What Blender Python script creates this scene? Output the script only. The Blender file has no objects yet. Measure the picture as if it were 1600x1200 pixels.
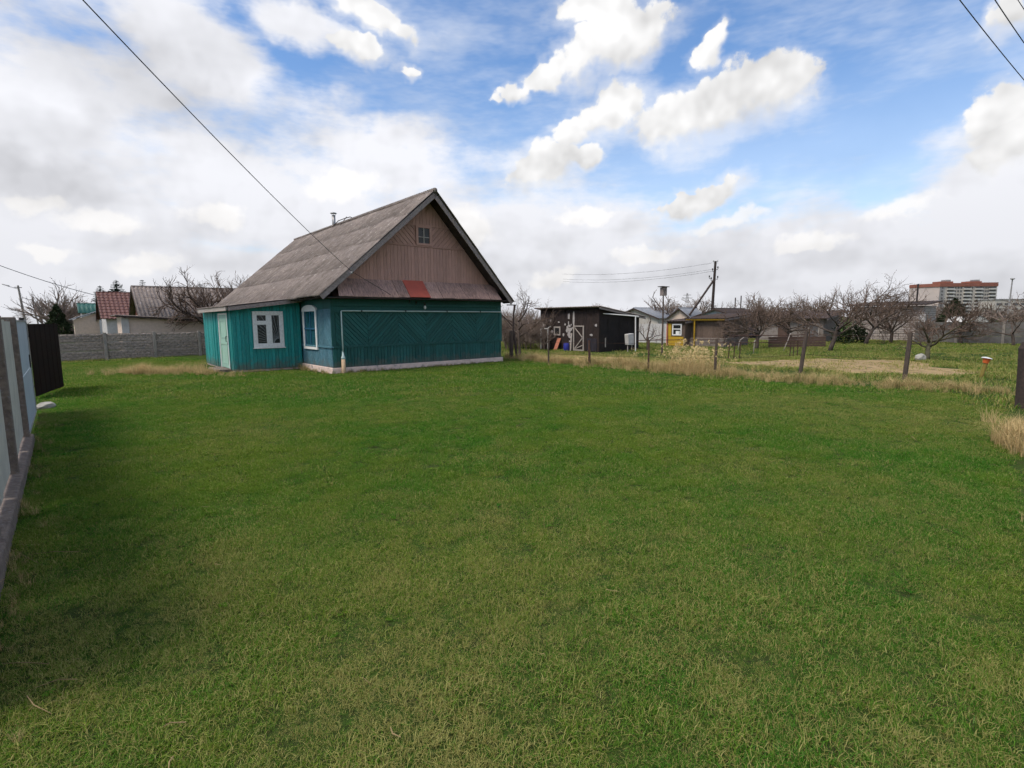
import bpy, math, random
import numpy as np
from mathutils import Vector, Matrix, noise as mnoise

R = math.radians
scene = bpy.context.scene
col = scene.collection

# ------------------------------------------------------------------ camera
FPX, HORIZ, ROLL, EYE = 830.0, 499.0, R(-0.5), 1.87      # focal length in 1600-px units, horizon row, roll, eye height
PITCH = math.atan((600 - HORIZ) / FPX)
cam_d = bpy.data.cameras.new('camera')
cam_d.sensor_width = 36.0
cam_d.lens = 36.0 * FPX / 1600.0
cam_d.clip_end = 6000
cam_d.clip_start = 0.05
cam = bpy.data.objects.new('camera', cam_d)
col.objects.link(cam)
cam.matrix_world = Matrix.Translation((0, 0, EYE)) @ Matrix.Rotation(R(90) - PITCH, 4, 'X') @ Matrix.Rotation(ROLL, 4, 'Z')
scene.camera = cam

def ray(x, y):
    a = (x - 800) / FPX; b = (600 - y) / FPX
    c, s = math.cos(ROLL), math.sin(ROLL)
    rr = a * c - b * s; uu = a * s + b * c
    return Vector((rr, math.cos(PITCH) + uu * math.sin(PITCH), -math.sin(PITCH) + uu * math.cos(PITCH)))
def G(x, y, z=0.0):                     # where the sight line meets the level z
    d = ray(x, y); t = (z - EYE) / d.z
    return Vector((d.x * t, d.y * t, z))
def AT(x, y, D):                        # point on the sight line at distance D
    d = ray(x, y); t = D / d.y
    return Vector((d.x * t, D, EYE + d.z * t))
YAW = R(40)                             # the plot's grid is turned 40 degrees
UX = Vector((math.cos(YAW), math.sin(YAW), 0)); WX = Vector((-math.sin(YAW), math.cos(YAW), 0))
def L(u, v, z=0.0): return UX * u + WX * v + Vector((0, 0, z))

# ------------------------------------------------------------------ light
SUN_AZ, SUN_EL = R(-124), R(58)         # azimuth from +Y clockwise, elevation
world = bpy.data.worlds.new('World'); scene.world = world; world.use_nodes = True
wt = world.node_tree; wn = wt.nodes; wl = wt.links; wn.clear()
def W(t, **k):
    n = wn.new(t)
    for a, b in k.items(): setattr(n, a, b)
    return n
def wmath(op, a, b=None, c=None, clamp=False):
    n = W('ShaderNodeMath', operation=op); n.use_clamp = clamp
    for i, q in enumerate((a, b, c)):
        if q is None: continue
        if isinstance(q, (int, float)): n.inputs[i].default_value = q
        else: wl.new(q, n.inputs[i])
    return n.outputs[0]
def wmap(v, a, b, c=0.0, d=1.0, smooth=True):
    n = W('ShaderNodeMapRange'); n.interpolation_type = 'SMOOTHSTEP' if smooth else 'LINEAR'
    wl.new(v, n.inputs[0])
    for i, q in enumerate((a, b, c, d)): n.inputs[1 + i].default_value = q
    return n.outputs[0]
tc = W('ShaderNodeTexCoord'); DIR = tc.outputs['Generated']
sky = W('ShaderNodeTexSky', sky_type='NISHITA'); sky.sun_disc = False
sky.sun_elevation = SUN_EL; sky.sun_rotation = SUN_AZ; sky.altitude = 150; sky.air_density = 1.15; sky.dust_density = 0.25; sky.ozone_density = 2.6
sep = W('ShaderNodeSeparateXYZ'); wl.new(DIR, sep.inputs[0])
az0 = wmath('ARCTAN2', sep.outputs[0], sep.outputs[1])
el0 = wmath('ARCSINE', sep.outputs[2])
def wnoise(scale, detail=4, rough=0.55, vec=None, stretch=(1, 1, 1), off=(0, 0, 0)):
    m = W('ShaderNodeMapping'); wl.new(vec or DIR, m.inputs[0]); m.inputs['Scale'].default_value = stretch; m.inputs['Location'].default_value = off
    n = W('ShaderNodeTexNoise'); wl.new(m.outputs[0], n.inputs['Vector'])
    n.inputs['Scale'].default_value = scale; n.inputs['Detail'].default_value = detail; n.inputs['Roughness'].default_value = rough
    return n
n1 = wnoise(5.0, 3, 0.55); n2 = wnoise(18.0, 3, 0.6)
s1 = W('ShaderNodeSeparateXYZ'); wl.new(n1.outputs['Color'], s1.inputs[0])
s2 = W('ShaderNodeSeparateXYZ'); wl.new(n2.outputs['Color'], s2.inputs[0])
def warp(v, a, b, ka, kb):
    return wmath('ADD', wmath('MULTIPLY_ADD', wmath('SUBTRACT', a, 0.5), ka, v), wmath('MULTIPLY', wmath('SUBTRACT', b, 0.5), kb))
azw = warp(az0, s1.outputs[0], s2.outputs[0], 0.085, 0.07)
elw = warp(el0, s1.outputs[1], s2.outputs[1], 0.07, 0.06)
cmb = W('ShaderNodeCombineXYZ'); wl.new(azw, cmb.inputs[0]); wl.new(elw, cmb.inputs[1])
def azel(x, y):
    d = ray(x, y).normalized(); return math.atan2(d.x, d.y), math.asin(d.z)
def blob_m(x, y, rx, ry, rot=0.0):      # an ellipse of cloud in azimuth / elevation
    a, e = azel(x, y); a1, _ = azel(x + rx, y); _, e1 = azel(x, y - ry)
    m = W('ShaderNodeMapping', vector_type='TEXTURE'); wl.new(cmb.outputs[0], m.inputs[0])
    m.inputs['Location'].default_value = (a, e, 0); m.inputs['Rotation'].default_value = (0, 0, R(rot)); m.inputs['Scale'].default_value = (abs(a1 - a), abs(e1 - e), 1)
    return m.outputs[0]
def blob(x, y, rx, ry, rot=0.0):        # 1 at the centre and 0 at the rim
    ln = W('ShaderNodeVectorMath', operation='LENGTH'); wl.new(blob_m(x, y, rx, ry, rot), ln.inputs[0])
    return wmath('SUBTRACT', 1.0, ln.outputs['Value'])
def billow(bs):                         # union of puffs and how high in its puff each direction lies
    val = num = den = None
    for bdef in bs:
        mo = blob_m(*bdef); ln = W('ShaderNodeVectorMath', operation='LENGTH'); wl.new(mo, ln.inputs[0]); v = wmath('SUBTRACT', 1.0, ln.outputs['Value'])
        sp = W('ShaderNodeSeparateXYZ'); wl.new(mo, sp.inputs[0]); w = wmath('MAXIMUM', wmath('ADD', v, 0.45), 0.001); wy = wmath('MULTIPLY', w, sp.outputs[1])
        if val is None: val, num, den = v, wy, w
        else: val = wmath('SMOOTH_MAX', val, v, 0.15); num = wmath('ADD', num, wy); den = wmath('ADD', den, w)
    return val, wmath('DIVIDE', num, den)
def union(bs, k=0.25):
    o = bs[0]
    for b in bs[1:]: o = wmath('SMOOTH_MAX', o, b, k)
    return o
puffs = [(995, 55, 78, 50, 20), (925, 88, 62, 40, 35), (868, 128, 42, 24, 25), (815, 155, 34, 14, 0), (940, 8, 70, 40, 0), (1110, 72, 26, 26, 40),
         (1205, 135, 72, 62, 0), (1130, 165, 100, 60, 20), (1050, 190, 80, 42, 15), (955, 178, 66, 40, 25), (905, 208, 42, 26, 20),
         (850, 266, 60, 36, 25), (908, 250, 36, 16, 10),
         (1115, 297, 46, 22, 5), (1060, 315, 50, 20, 0), (560, 80, 40, 26, 0), (632, 118, 18, 12, 0),
         (1590, 190, 70, 60, 10), (1580, 30, 40, 40, 0), (570, 20, 80, 26, -25), (1590, 240, 80, 30, 5)]
stratus = [(20, 190, 420, 250, 0), (300, 70, 150, 130, 0), (480, 330, 420, 140, 0), (470, 40, 90, 60, -20), (620, 260, 190, 80, -15), (820, 380, 500, 105, -4), (1300, 420, 560, 120, 6), (1580, 300, 260, 150, 20),
           (700, 470, 1400, 75, 0), (-400, 350, 600, 250, 0), (100, 330, 420, 190, 0), (1900, 380, 500, 220, 0)]
faint = [(230, 408, 60, 26, 12), (80, 386, 60, 18, -5), (1140, 348, 85, 20, 5), (870, 428, 60, 20, 15), (165, 340, 70, 26, 0), (720, 365, 90, 40, 0), (540, 290, 80, 30, 0), (1010, 390, 70, 16, 0), (930, 330, 60, 18, 0), (1260, 380, 80, 16, 5), (330, 330, 70, 22, 0), (60, 320, 60, 20, 0), (1400, 330, 90, 22, 8)]
pf, pf_y = billow(puffs)
fa = union([blob(*b) for b in faint], 0.1)
st = union([blob(*b) for b in stratus], 0.3)
fine = wnoise(30, 4, 0.62); broad = wnoise(2.6, 4, 0.6, stretch=(1, 1, 2.2))
general = wmap(broad.outputs['Fac'], 0.40, 0.60, -0.35, 0.75, False)        # the rest of the sky carries the same broken cloud
away = wmap(wmath('ABSOLUTE', az0), 0.85, 1.25)
overhead = wmap(el0, 0.62, 0.85)
away = wmath('MAXIMUM', away, overhead)
st = wmath('MULTIPLY_ADD', away, wmath('SUBTRACT', general, st), st)
pfn = wmath('MULTIPLY_ADD', wmath('SUBTRACT', fine.outputs['Fac'], 0.5), 0.85, wmath('MULTIPLY_ADD', wmath('SUBTRACT', n2.outputs['Fac'], 0.5), 0.5, pf))
low_side = wmap(pf_y, 0.15, -0.75)
mask_p = wmath('DIVIDE', wmath('ADD', pfn, 0.02), wmath('MULTIPLY_ADD', low_side, 0.55, 0.20), clamp=True)
mask_p = wmap(mask_p, 0.0, 1.0)
fan = wmath('MULTIPLY_ADD', wmath('SUBTRACT', fine.outputs['Fac'], 0.5), 0.9, fa)
mask_f = wmath('MULTIPLY', wmap(fan, 0.05, 0.55), 0.75)
wis = wnoise(6, 5, 0.6, stretch=(1, 1, 2.6), off=(3, 1, 5))
st = wmath('MAXIMUM', st, wmap(el0, 0.20, 0.06, -0.3, 0.95))
stn = wmath('MULTIPLY_ADD', wmath('SUBTRACT', wis.outputs['Fac'], 0.5), 1.6, st)
mask_s = wmap(stn, -0.10, 0.55)
# thin veil of cirrus over the blue
veil = wmath('MULTIPLY', wmap(wnoise(3.2, 5, 0.65, stretch=(1, 1, 3.5), off=(9, 2, 1)).outputs['Fac'], 0.42, 0.72), 0.38)
# billow relief: the same noise sampled a little higher up stands in for thickness towards the light
upv = W('ShaderNodeVectorMath', operation='ADD'); wl.new(DIR, upv.inputs[0]); upv.inputs[1].default_value = (-0.012, -0.004, 0.03)
bil_a = wnoise(9, 3, 0.6); bil_b = wnoise(9, 3, 0.6, vec=upv.outputs[0])
relief = wmath('SUBTRACT', bil_a.outputs['Fac'], bil_b.outputs['Fac'])
bigshade = wnoise(5.2, 3, 0.5, stretch=(1, 1, 2.6), off=(1.7, 4.2, 0.3))
def grey(tone, r=1.0, g=1.0, b=1.0):
    c = W('ShaderNodeCombineXYZ')
    for i, k in enumerate((r, g, b)): wl.new(wmath('MULTIPLY', tone, k), c.inputs[i])
    return c.outputs[0]
tone_s = wmath('ADD', wmath('MULTIPLY_ADD', relief, 3.2, 6.7), wmath('MULTIPLY', wmath('SUBTRACT', bigshade.outputs['Fac'], 0.5), 3.6))
tone_s = wmath('MINIMUM', tone_s, 7.0)
dk = union([blob(240, 140, 260, 90, -14), blob(330, 185, 130, 55, 0), blob(60, 280, 160, 60, 0)], 0.2)
tone_s = wmath('SUBTRACT', tone_s, wmath('MULTIPLY', wmap(dk, -0.2, 0.9), 1.7))
tone_s = wmath('SUBTRACT', tone_s, wmap(el0, 0.30, 0.03, 0.0, 0.95))
tone_p = wmath('ADD', wmath('MULTIPLY_ADD', relief, 9.0, 6.7), wmath('MULTIPLY', low_side, -0.95))
tone_p = wmath('MINIMUM', tone_p, 7.25)
def mix(f, a, b):
    m = W('ShaderNodeMix', data_type='RGBA'); wl.new(f, m.inputs['Factor']) if not isinstance(f, float) else setattr(m.inputs['Factor'], 'default_value', f)
    wl.new(a, m.inputs['A']); wl.new(b, m.inputs['B']); return m.outputs['Result']
skyc = W('ShaderNodeVectorMath', operation='MULTIPLY'); wl.new(sky.outputs[0], skyc.inputs[0]); skyc.inputs[1].default_value = (0.95, 1.12, 1.30)
veil = wmath('ADD', veil, wmap(el0, 0.42, 0.16, 0.0, 0.30), clamp=True)
c1 = mix(veil, skyc.outputs[0], grey(wmath('ADD', tone_s, 0.5), 0.98, 1.0, 1.03))
c2 = mix(mask_s, c1, grey(tone_s, 0.97, 0.98, 1.035))
c2 = mix(mask_f, c2, grey(wmath('ADD', tone_s, 0.9), 1.01, 0.99, 0.975))
halo = wmath('MULTIPLY', wmap(wmath('MULTIPLY_ADD', wmath('SUBTRACT', wis.outputs['Fac'], 0.5), 2.2, pf), -0.55, 0.35), 0.5)
c2 = mix(halo, c2, grey(wmath('ADD', tone_s, 0.1), 0.98, 0.99, 1.03))
c3 = mix(mask_p, c2, grey(tone_p, 0.995, 0.99, 0.99))
bg = W('ShaderNodeBackground'); bg.inputs['Strength'].default_value = 0.1
wl.new(c3, bg.inputs['Color'])
wo = W('ShaderNodeOutputWorld'); wl.new(bg.outputs[0], wo.inputs[0])

sun_d = bpy.data.lights.new('sun', 'SUN'); sun_d.energy = 2.5; sun_d.angle = R(24); sun_d.color = (1.0, 0.92, 0.82)
sun = bpy.data.objects.new('sun', sun_d); col.objects.link(sun)
sd = Vector((math.sin(SUN_AZ) * math.cos(SUN_EL), math.cos(SUN_AZ) * math.cos(SUN_EL), math.sin(SUN_EL)))
sun.rotation_euler = (-sd).to_track_quat('-Z', 'Y').to_euler()
vs = scene.view_settings
vs.view_transform = 'Standard'; vs.look = 'None'; vs.gamma = 1.0; vs.exposure = 0.48; vs.use_curve_mapping = False
scene.cycles.use_denoising = True
world.cycles.sampling_method = 'MANUAL'; world.cycles.sample_map_resolution = 256
scene.cycles.max_bounces = 4; scene.cycles.diffuse_bounces = 2; scene.cycles.transmission_bounces = 2; scene.cycles.glossy_bounces = 2
scene.cycles.use_adaptive_sampling = True; scene.cycles.adaptive_threshold = 0.025; scene.cycles.adaptive_min_samples = 12; scene.cycles.transparent_max_bounces = 8

# ------------------------------------------------------------------ materials
MATS = {}
def mat(name, c1, c2=None, rough=0.75, scale=4.0, stretch=(1, 1, 1), bump=0.0, bscale=40.0, metal=0.0, spec=0.3, contrast=(0.35, 0.65), wear=None, wear_amt=(0.6, 0.7), wear_scale=9.0, vary=0.0, detail=5, splash=None):
    """Two tones mixed by noise, optional worn-through third colour, fine relief, small change from object to object."""
    m = bpy.data.materials.new(name); m.use_nodes = True; nt = m.node_tree; n = nt.nodes; l = nt.links
    b = n['Principled BSDF']; b.inputs['Roughness'].default_value = rough; b.inputs['Metallic'].default_value = metal; b.inputs['Specular IOR Level'].default_value = spec
    if c2 is None: c2 = tuple(x * 0.75 for x in c1)
    t = n.new('ShaderNodeTexCoord'); mp = n.new('ShaderNodeMapping'); mp.inputs['Scale'].default_value = stretch; l.new(t.outputs['Object'], mp.inputs[0])
    oi = n.new('ShaderNodeObjectInfo')
    off = n.new('ShaderNodeVectorMath'); off.operation = 'ADD'; l.new(mp.outputs[0], off.inputs[0])
    if vary:
        sc = n.new('ShaderNodeMath'); sc.operation = 'MULTIPLY'; sc.inputs[1].default_value = 37.0; l.new(oi.outputs['Random'], sc.inputs[0]); l.new(sc.outputs[0], off.inputs[1])
    nz = n.new('ShaderNodeTexNoise'); nz.inputs['Scale'].default_value = scale; nz.inputs['Detail'].default_value = detail; nz.inputs['Roughness'].default_value = 0.6; l.new(off.outputs[0], nz.inputs['Vector'])
    rp = n.new('ShaderNodeMapRange'); rp.inputs[1].default_value = contrast[0]; rp.inputs[2].default_value = contrast[1]; l.new(nz.outputs['Fac'], rp.inputs[0])
    mx = n.new('ShaderNodeMix'); mx.data_type = 'RGBA'; l.new(rp.outputs[0], mx.inputs['Factor']); mx.inputs['A'].default_value = (*c1, 1); mx.inputs['B'].default_value = (*c2, 1)
    out = mx.outputs['Result']
    if wear:
        nw = n.new('ShaderNodeTexNoise'); nw.inputs['Scale'].default_value = wear_scale; nw.inputs['Detail'].default_value = 7; nw.inputs['Roughness'].default_value = 0.68; l.new(off.outputs[0], nw.inputs['Vector'])
        r2 = n.new('ShaderNodeMapRange'); r2.inputs[1].default_value = wear_amt[0]; r2.inputs[2].default_value = wear_amt[1]; l.new(nw.outputs['Fac'], r2.inputs[0])
        m2 = n.new('ShaderNodeMix'); m2.data_type = 'RGBA'; l.new(r2.outputs[0], m2.inputs['Factor']); l.new(out, m2.inputs['A']); m2.inputs['B'].default_value = (*wear, 1)
        out = m2.outputs['Result']
    if vary:
        hs = n.new('ShaderNodeHueSaturation'); vr = n.new('ShaderNodeMapRange'); vr.inputs[3].default_value = 1 - vary; vr.inputs[4].default_value = 1 + vary
        l.new(oi.outputs['Random'], vr.inputs[0]); l.new(vr.outputs[0], hs.inputs['Value']); l.new(out, hs.inputs['Color']); out = hs.outputs[0]
    if splash:                          # mud thrown up from the ground, ragged upper edge
        sz = n.new('ShaderNodeSeparateXYZ'); l.new(t.outputs['Object'], sz.inputs[0]); ns = n.new('ShaderNodeTexNoise'); ns.inputs['Scale'].default_value = 3.5; ns.inputs['Detail'].default_value = 6; ns.inputs['Roughness'].default_value = 0.7; l.new(t.outputs['Object'], ns.inputs['Vector'])
        ma = n.new('ShaderNodeMath'); ma.operation = 'MULTIPLY_ADD'; l.new(ns.outputs['Fac'], ma.inputs[0]); ma.inputs[1].default_value = 1.3; ma.inputs[2].default_value = splash - 0.45
        sb = n.new('ShaderNodeMath'); sb.operation = 'SUBTRACT'; l.new(ma.outputs[0], sb.inputs[0]); l.new(sz.outputs[2], sb.inputs[1])
        sr = n.new('ShaderNodeMapRange'); sr.inputs[2].default_value = 0.35; sr.inputs[4].default_value = 0.7; l.new(sb.outputs[0], sr.inputs[0])
        m3 = n.new('ShaderNodeMix'); m3.data_type = 'RGBA'; l.new(sr.outputs[0], m3.inputs['Factor']); l.new(out, m3.inputs['A']); m3.inputs['B'].default_value = (0.11, 0.105, 0.085, 1); out = m3.outputs['Result']
    l.new(out, b.inputs['Base Color'])
    if bump:
        nb = n.new('ShaderNodeTexNoise'); nb.inputs['Scale'].default_value = bscale; nb.inputs['Detail'].default_value = 4; l.new(off.outputs[0], nb.inputs['Vector'])
        bp = n.new('ShaderNodeBump'); bp.inputs['Strength'].default_value = bump; bp.inputs['Distance'].default_value = 0.02; l.new(nb.outputs['Fac'], bp.inputs['Height']); l.new(bp.outputs[0], b.inputs['Normal'])
    MATS[name] = m
    return m
VERT = (14, 14, 1.0)
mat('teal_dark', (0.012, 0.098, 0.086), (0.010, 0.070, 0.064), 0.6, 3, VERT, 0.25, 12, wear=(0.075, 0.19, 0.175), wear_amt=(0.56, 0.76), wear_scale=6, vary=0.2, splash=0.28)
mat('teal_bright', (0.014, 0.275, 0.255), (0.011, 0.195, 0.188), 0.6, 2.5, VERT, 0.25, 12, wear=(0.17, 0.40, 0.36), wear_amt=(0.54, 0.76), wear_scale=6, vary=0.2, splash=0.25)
mat('blue_worn', (0.032, 0.14, 0.185), (0.02, 0.095, 0.125), 0.65, 4, VERT, 0.3, 14, wear=(0.26, 0.36, 0.42), wear_amt=(0.46, 0.70), vary=0.14, splash=0.25)
mat('pale_green', (0.34, 0.50, 0.40), (0.24, 0.42, 0.34), 0.6, 3, VERT, 0.2, 14, wear=(0.13, 0.12, 0.09), wear_amt=(0.64, 0.74))
mat('white_paint', (0.80, 0.785, 0.76), (0.64, 0.625, 0.60), 0.55, 5, (3, 3, 3), 0.15, 30, wear=(0.30, 0.27, 0.24), wear_amt=(0.66, 0.75))
mat('blue_frame', (0.03, 0.13, 0.22), (0.02, 0.08, 0.14), 0.5, 5)
mat('gable_wood', (0.45, 0.262, 0.208), (0.35, 0.205, 0.163), 0.8, 3, VERT, 0.4, 14, wear=(0.09, 0.065, 0.055), wear_amt=(0.62, 0.74), vary=0.10)
mat('gable_core', (0.13, 0.085, 0.07), None, 0.9)
mat('rust_sheet', (0.40, 0.25, 0.20), (0.17, 0.11, 0.09), 0.75, 4, (6, 1.2, 1.2), 0.25, 20, metal=0.0, wear=(0.40, 0.29, 0.24), wear_amt=(0.56, 0.72), vary=0.2)
mat('red_sheet', (0.42, 0.085, 0.055), (0.33, 0.075, 0.05), 0.6, 3, wear=(0.22, 0.08, 0.06), wear_amt=(0.62, 0.75))
mat('slate', (0.262, 0.220, 0.196), (0.160, 0.133, 0.118), 0.9, 3.0, (1, 1, 1), 0.5, 60, wear=(0.40, 0.355, 0.33), wear_amt=(0.57, 0.72), wear_scale=4, vary=0.12, spec=0.15)
mat('grey_wood', (0.30, 0.25, 0.23), (0.20, 0.165, 0.15), 0.85, 4, (4, 4, 4), 0.3, 30, wear=(0.09, 0.07, 0.065), wear_amt=(0.6, 0.7), vary=0.1)
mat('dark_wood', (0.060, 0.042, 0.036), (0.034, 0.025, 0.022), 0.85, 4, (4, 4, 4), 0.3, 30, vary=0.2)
mat('pale_wood', (0.42, 0.37, 0.33), (0.30, 0.26, 0.23), 0.8, 4, (4, 4, 2), 0.2, 30, wear=(0.16, 0.13, 0.11), wear_amt=(0.6, 0.7))
mat('plaster_base', (0.72, 0.56, 0.49), (0.58, 0.45, 0.39), 0.9, 5, (1, 1, 1), 0.5, 30, wear=(0.25, 0.22, 0.19), wear_amt=(0.58, 0.68), wear_scale=5)
mat('glass', (0.020, 0.022, 0.022), (0.034, 0.034, 0.034), 0.12, 2, spec=0.3)
mat('blue_glass', (0.02, 0.09, 0.12), (0.012, 0.05, 0.07), 0.08, 3, spec=0.6)
mat('grille', (0.38, 0.40, 0.40), None, 0.5, metal=0.3)
mat('galv', (0.36, 0.36, 0.36), (0.26, 0.25, 0.24), 0.5, 8, metal=0.6)
mat('gas_pipe', (0.50, 0.60, 0.57), (0.38, 0.50, 0.48), 0.5, 6, wear=(0.30, 0.22, 0.15), wear_amt=(0.64, 0.72))
mat('ochre_casing', (0.52, 0.37, 0.23), (0.42, 0.30, 0.19), 0.7, 5)
mat('black_iron', (0.02, 0.02, 0.02), (0.035, 0.028, 0.024), 0.6, 8)
mat('porcelain', (0.75, 0.75, 0.73), None, 0.2, spec=0.5)
mat('concrete', (0.32, 0.285, 0.25), (0.22, 0.198, 0.175), 0.95, 3, (1, 1, 1), 0.6, 45, wear=(0.12, 0.12, 0.095), wear_amt=(0.58, 0.72), wear_scale=3, vary=0.08, spec=0.15)
mat('rough_concrete', (0.225, 0.180, 0.150), (0.13, 0.105, 0.09), 0.95, 14, (1, 1, 1), 1.0, 60, wear=(0.25, 0.23, 0.215), wear_amt=(0.56, 0.68), wear_scale=25, spec=0.15)
mat('light_sheet', (0.52, 0.495, 0.42), (0.40, 0.38, 0.325), 0.8, 2.5, (1, 1, 1), 0.2, 40, wear=(0.22, 0.215, 0.19), wear_amt=(0.6, 0.75), wear_scale=3)
mat('blue_sheet', (0.42, 0.47, 0.52), (0.36, 0.41, 0.47), 0.5, 2, spec=0.4)
mat('brown_gate', (0.019, 0.0085, 0.006), (0.012, 0.006, 0.005), 0.8, 3, spec=0.08, wear=(0.025, 0.011, 0.008), wear_amt=(0.66, 0.74))
mat('fence_stone', (0.37, 0.31, 0.265), (0.22, 0.185, 0.16), 0.95, 9, (1, 1, 1.6), 1.0, 18, wear=(0.10, 0.10, 0.075), wear_amt=(0.58, 0.72), wear_scale=4, vary=0.12, spec=0.15)
mat('fence_grey', (0.155, 0.145, 0.135), (0.105, 0.10, 0.095), 0.95, 2, (1, 1, 1), 0.5, 30, vary=0.1, wear=(0.07, 0.07, 0.055), wear_amt=(0.56, 0.74), wear_scale=3)
mat('stucco_beige', (0.62, 0.49, 0.40), (0.52, 0.41, 0.335), 0.95, 6, (1, 1, 1), 0.6, 25, wear=(0.25, 0.20, 0.17), wear_amt=(0.62, 0.75))
mat('red_tile', (0.145, 0.062, 0.049), (0.105, 0.046, 0.037), 0.6, 5, vary=0.15)
mat('red_board', (0.20, 0.075, 0.05), (0.14, 0.055, 0.04), 0.8, 5)
mat('green_roof', (0.028, 0.11, 0.09), (0.02, 0.085, 0.07), 0.5, 3)
mat('pale_wall', (0.52, 0.50, 0.48), (0.43, 0.41, 0.39), 0.9, 5)
mat('grey_roof', (0.26, 0.27, 0.29), (0.20, 0.21, 0.225), 0.8, 3, vary=0.1)
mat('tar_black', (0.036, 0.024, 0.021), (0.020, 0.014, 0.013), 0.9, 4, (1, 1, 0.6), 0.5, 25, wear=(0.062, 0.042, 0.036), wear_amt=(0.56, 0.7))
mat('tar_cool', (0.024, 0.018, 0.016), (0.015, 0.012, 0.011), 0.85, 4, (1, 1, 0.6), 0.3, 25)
mat('peel_white', (0.46, 0.42, 0.40), (0.30, 0.27, 0.26), 0.9, 20)
mat('orange_board', (0.52, 0.19, 0.12), (0.42, 0.16, 0.10), 0.8, 5)
mat('blue_plastic', (0.035, 0.045, 0.30), (0.03, 0.035, 0.22), 0.4, 4)
mat('yellow_paint', (0.44, 0.27, 0.018), (0.33, 0.20, 0.02), 0.7, 6, (6, 6, 1), 0.2, 20, vary=0.1)
mat('hut_brown', (0.155, 0.110, 0.085), (0.10, 0.072, 0.057), 0.9, 4, VERT, 0.3, 14, vary=0.12)
mat('violet_sheet', (0.040, 0.034, 0.044), (0.026, 0.023, 0.030), 0.6, 5, (1, 1, 1), vary=0.2)
mat('stone_base', (0.21, 0.175, 0.15), (0.13, 0.11, 0.095), 0.95, 8, bump=0.8, bscale=12)
mat('ruin_grey', (0.25, 0.215, 0.19), (0.165, 0.14, 0.125), 0.95, 5, (2, 2, 1), 0.5, 20, wear=(0.08, 0.065, 0.055), wear_amt=(0.58, 0.68), vary=0.12)
mat('brown_board', (0.115, 0.072, 0.055), (0.08, 0.05, 0.04), 0.9, 5, (2, 2, 4), vary=0.15)
mat('bark', (0.120, 0.094, 0.078), (0.065, 0.050, 0.042), 0.95, 12, (1, 1, 0.4), 0.6, 30, spec=0.1)
mat('bark_mossy', (0.10, 0.095, 0.055), (0.06, 0.05, 0.035), 0.95, 9, (1, 1, 0.5), 0.6, 30, spec=0.1)
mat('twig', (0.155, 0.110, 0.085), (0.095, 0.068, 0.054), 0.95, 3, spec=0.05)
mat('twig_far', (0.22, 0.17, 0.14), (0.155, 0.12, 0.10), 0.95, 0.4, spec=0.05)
mat('needle', (0.022, 0.040, 0.028), (0.012, 0.024, 0.017), 0.9, 2, spec=0.1)
mat('thuja', (0.030, 0.042, 0.018), (0.018, 0.026, 0.012), 0.9, 3, spec=0.1)
mat('rust_iron', (0.085, 0.042, 0.030), (0.05, 0.028, 0.022), 0.8, 12, wear=(0.13, 0.06, 0.035), wear_amt=(0.58, 0.7))
mat('post_wood', (0.105, 0.078, 0.062), (0.060, 0.045, 0.038), 0.9, 6, (6, 6, 1), 0.5, 20, vary=0.15)
mat('wire', (0.025, 0.025, 0.027), None, 0.6)
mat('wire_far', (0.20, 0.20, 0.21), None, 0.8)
mat('straw', (0.36, 0.26, 0.135), (0.26, 0.185, 0.095), 0.95, 3, bump=0.8, bscale=25, wear=(0.10, 0.085, 0.035), wear_amt=(0.5, 0.66), wear_scale=2.2, spec=0.1)
mat('white_stone', (0.36, 0.34, 0.29), (0.26, 0.25, 0.215), 0.9, 8, bump=0.5, bscale=20)
mat('marker_orange', (0.62, 0.13, 0.03), None, 0.5, 5)
mat('marker_olive', (0.22, 0.16, 0.03), (0.15, 0.12, 0.03), 0.7, 6)
mat('far_pink', (0.50, 0.42, 0.385), (0.45, 0.385, 0.35), 0.9, 0.2)
mat('far_cream', (0.45, 0.41, 0.36), (0.385, 0.35, 0.31), 0.9, 0.15)
mat('far_grey', (0.30, 0.29, 0.285), None, 0.9, 0.2)
mat('far_red', (0.27, 0.105, 0.072), (0.23, 0.09, 0.065), 0.9, 0.2)
mat('far_white', (0.62, 0.60, 0.56), None, 0.9, 0.2)
mat('far_dark', (0.12, 0.115, 0.115), None, 0.6, 0.2)

def brick_mat():
    m = bpy.data.materials.new('silicate_brick'); m.use_nodes = True; n = m.node_tree.nodes; l = m.node_tree.links; b = n['Principled BSDF']; b.inputs['Roughness'].default_value = 0.9
    t = n.new('ShaderNodeTexCoord'); sp = n.new('ShaderNodeSeparateXYZ'); l.new(t.outputs['Object'], sp.inputs[0])
    ad = n.new('ShaderNodeMath'); ad.operation = 'ADD'; l.new(sp.outputs[0], ad.inputs[0]); l.new(sp.outputs[1], ad.inputs[1])
    cb = n.new('ShaderNodeCombineXYZ'); l.new(ad.outputs[0], cb.inputs[0]); l.new(sp.outputs[2], cb.inputs[1])
    br = n.new('ShaderNodeTexBrick'); l.new(cb.outputs[0], br.inputs['Vector']); br.inputs['Scale'].default_value = 1.0
    br.inputs['Brick Width'].default_value = 0.34; br.inputs['Row Height'].default_value = 0.17; br.inputs['Mortar Size'].default_value = 0.018
    br.inputs['Color1'].default_value = (0.40, 0.345, 0.305, 1); br.inputs['Color2'].default_value = (0.31, 0.265, 0.235, 1); br.inputs['Mortar'].default_value = (0.15, 0.13, 0.115, 1)
    l.new(br.outputs['Color'], b.inputs['Base Color']); MATS['silicate_brick'] = m
brick_mat()

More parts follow.
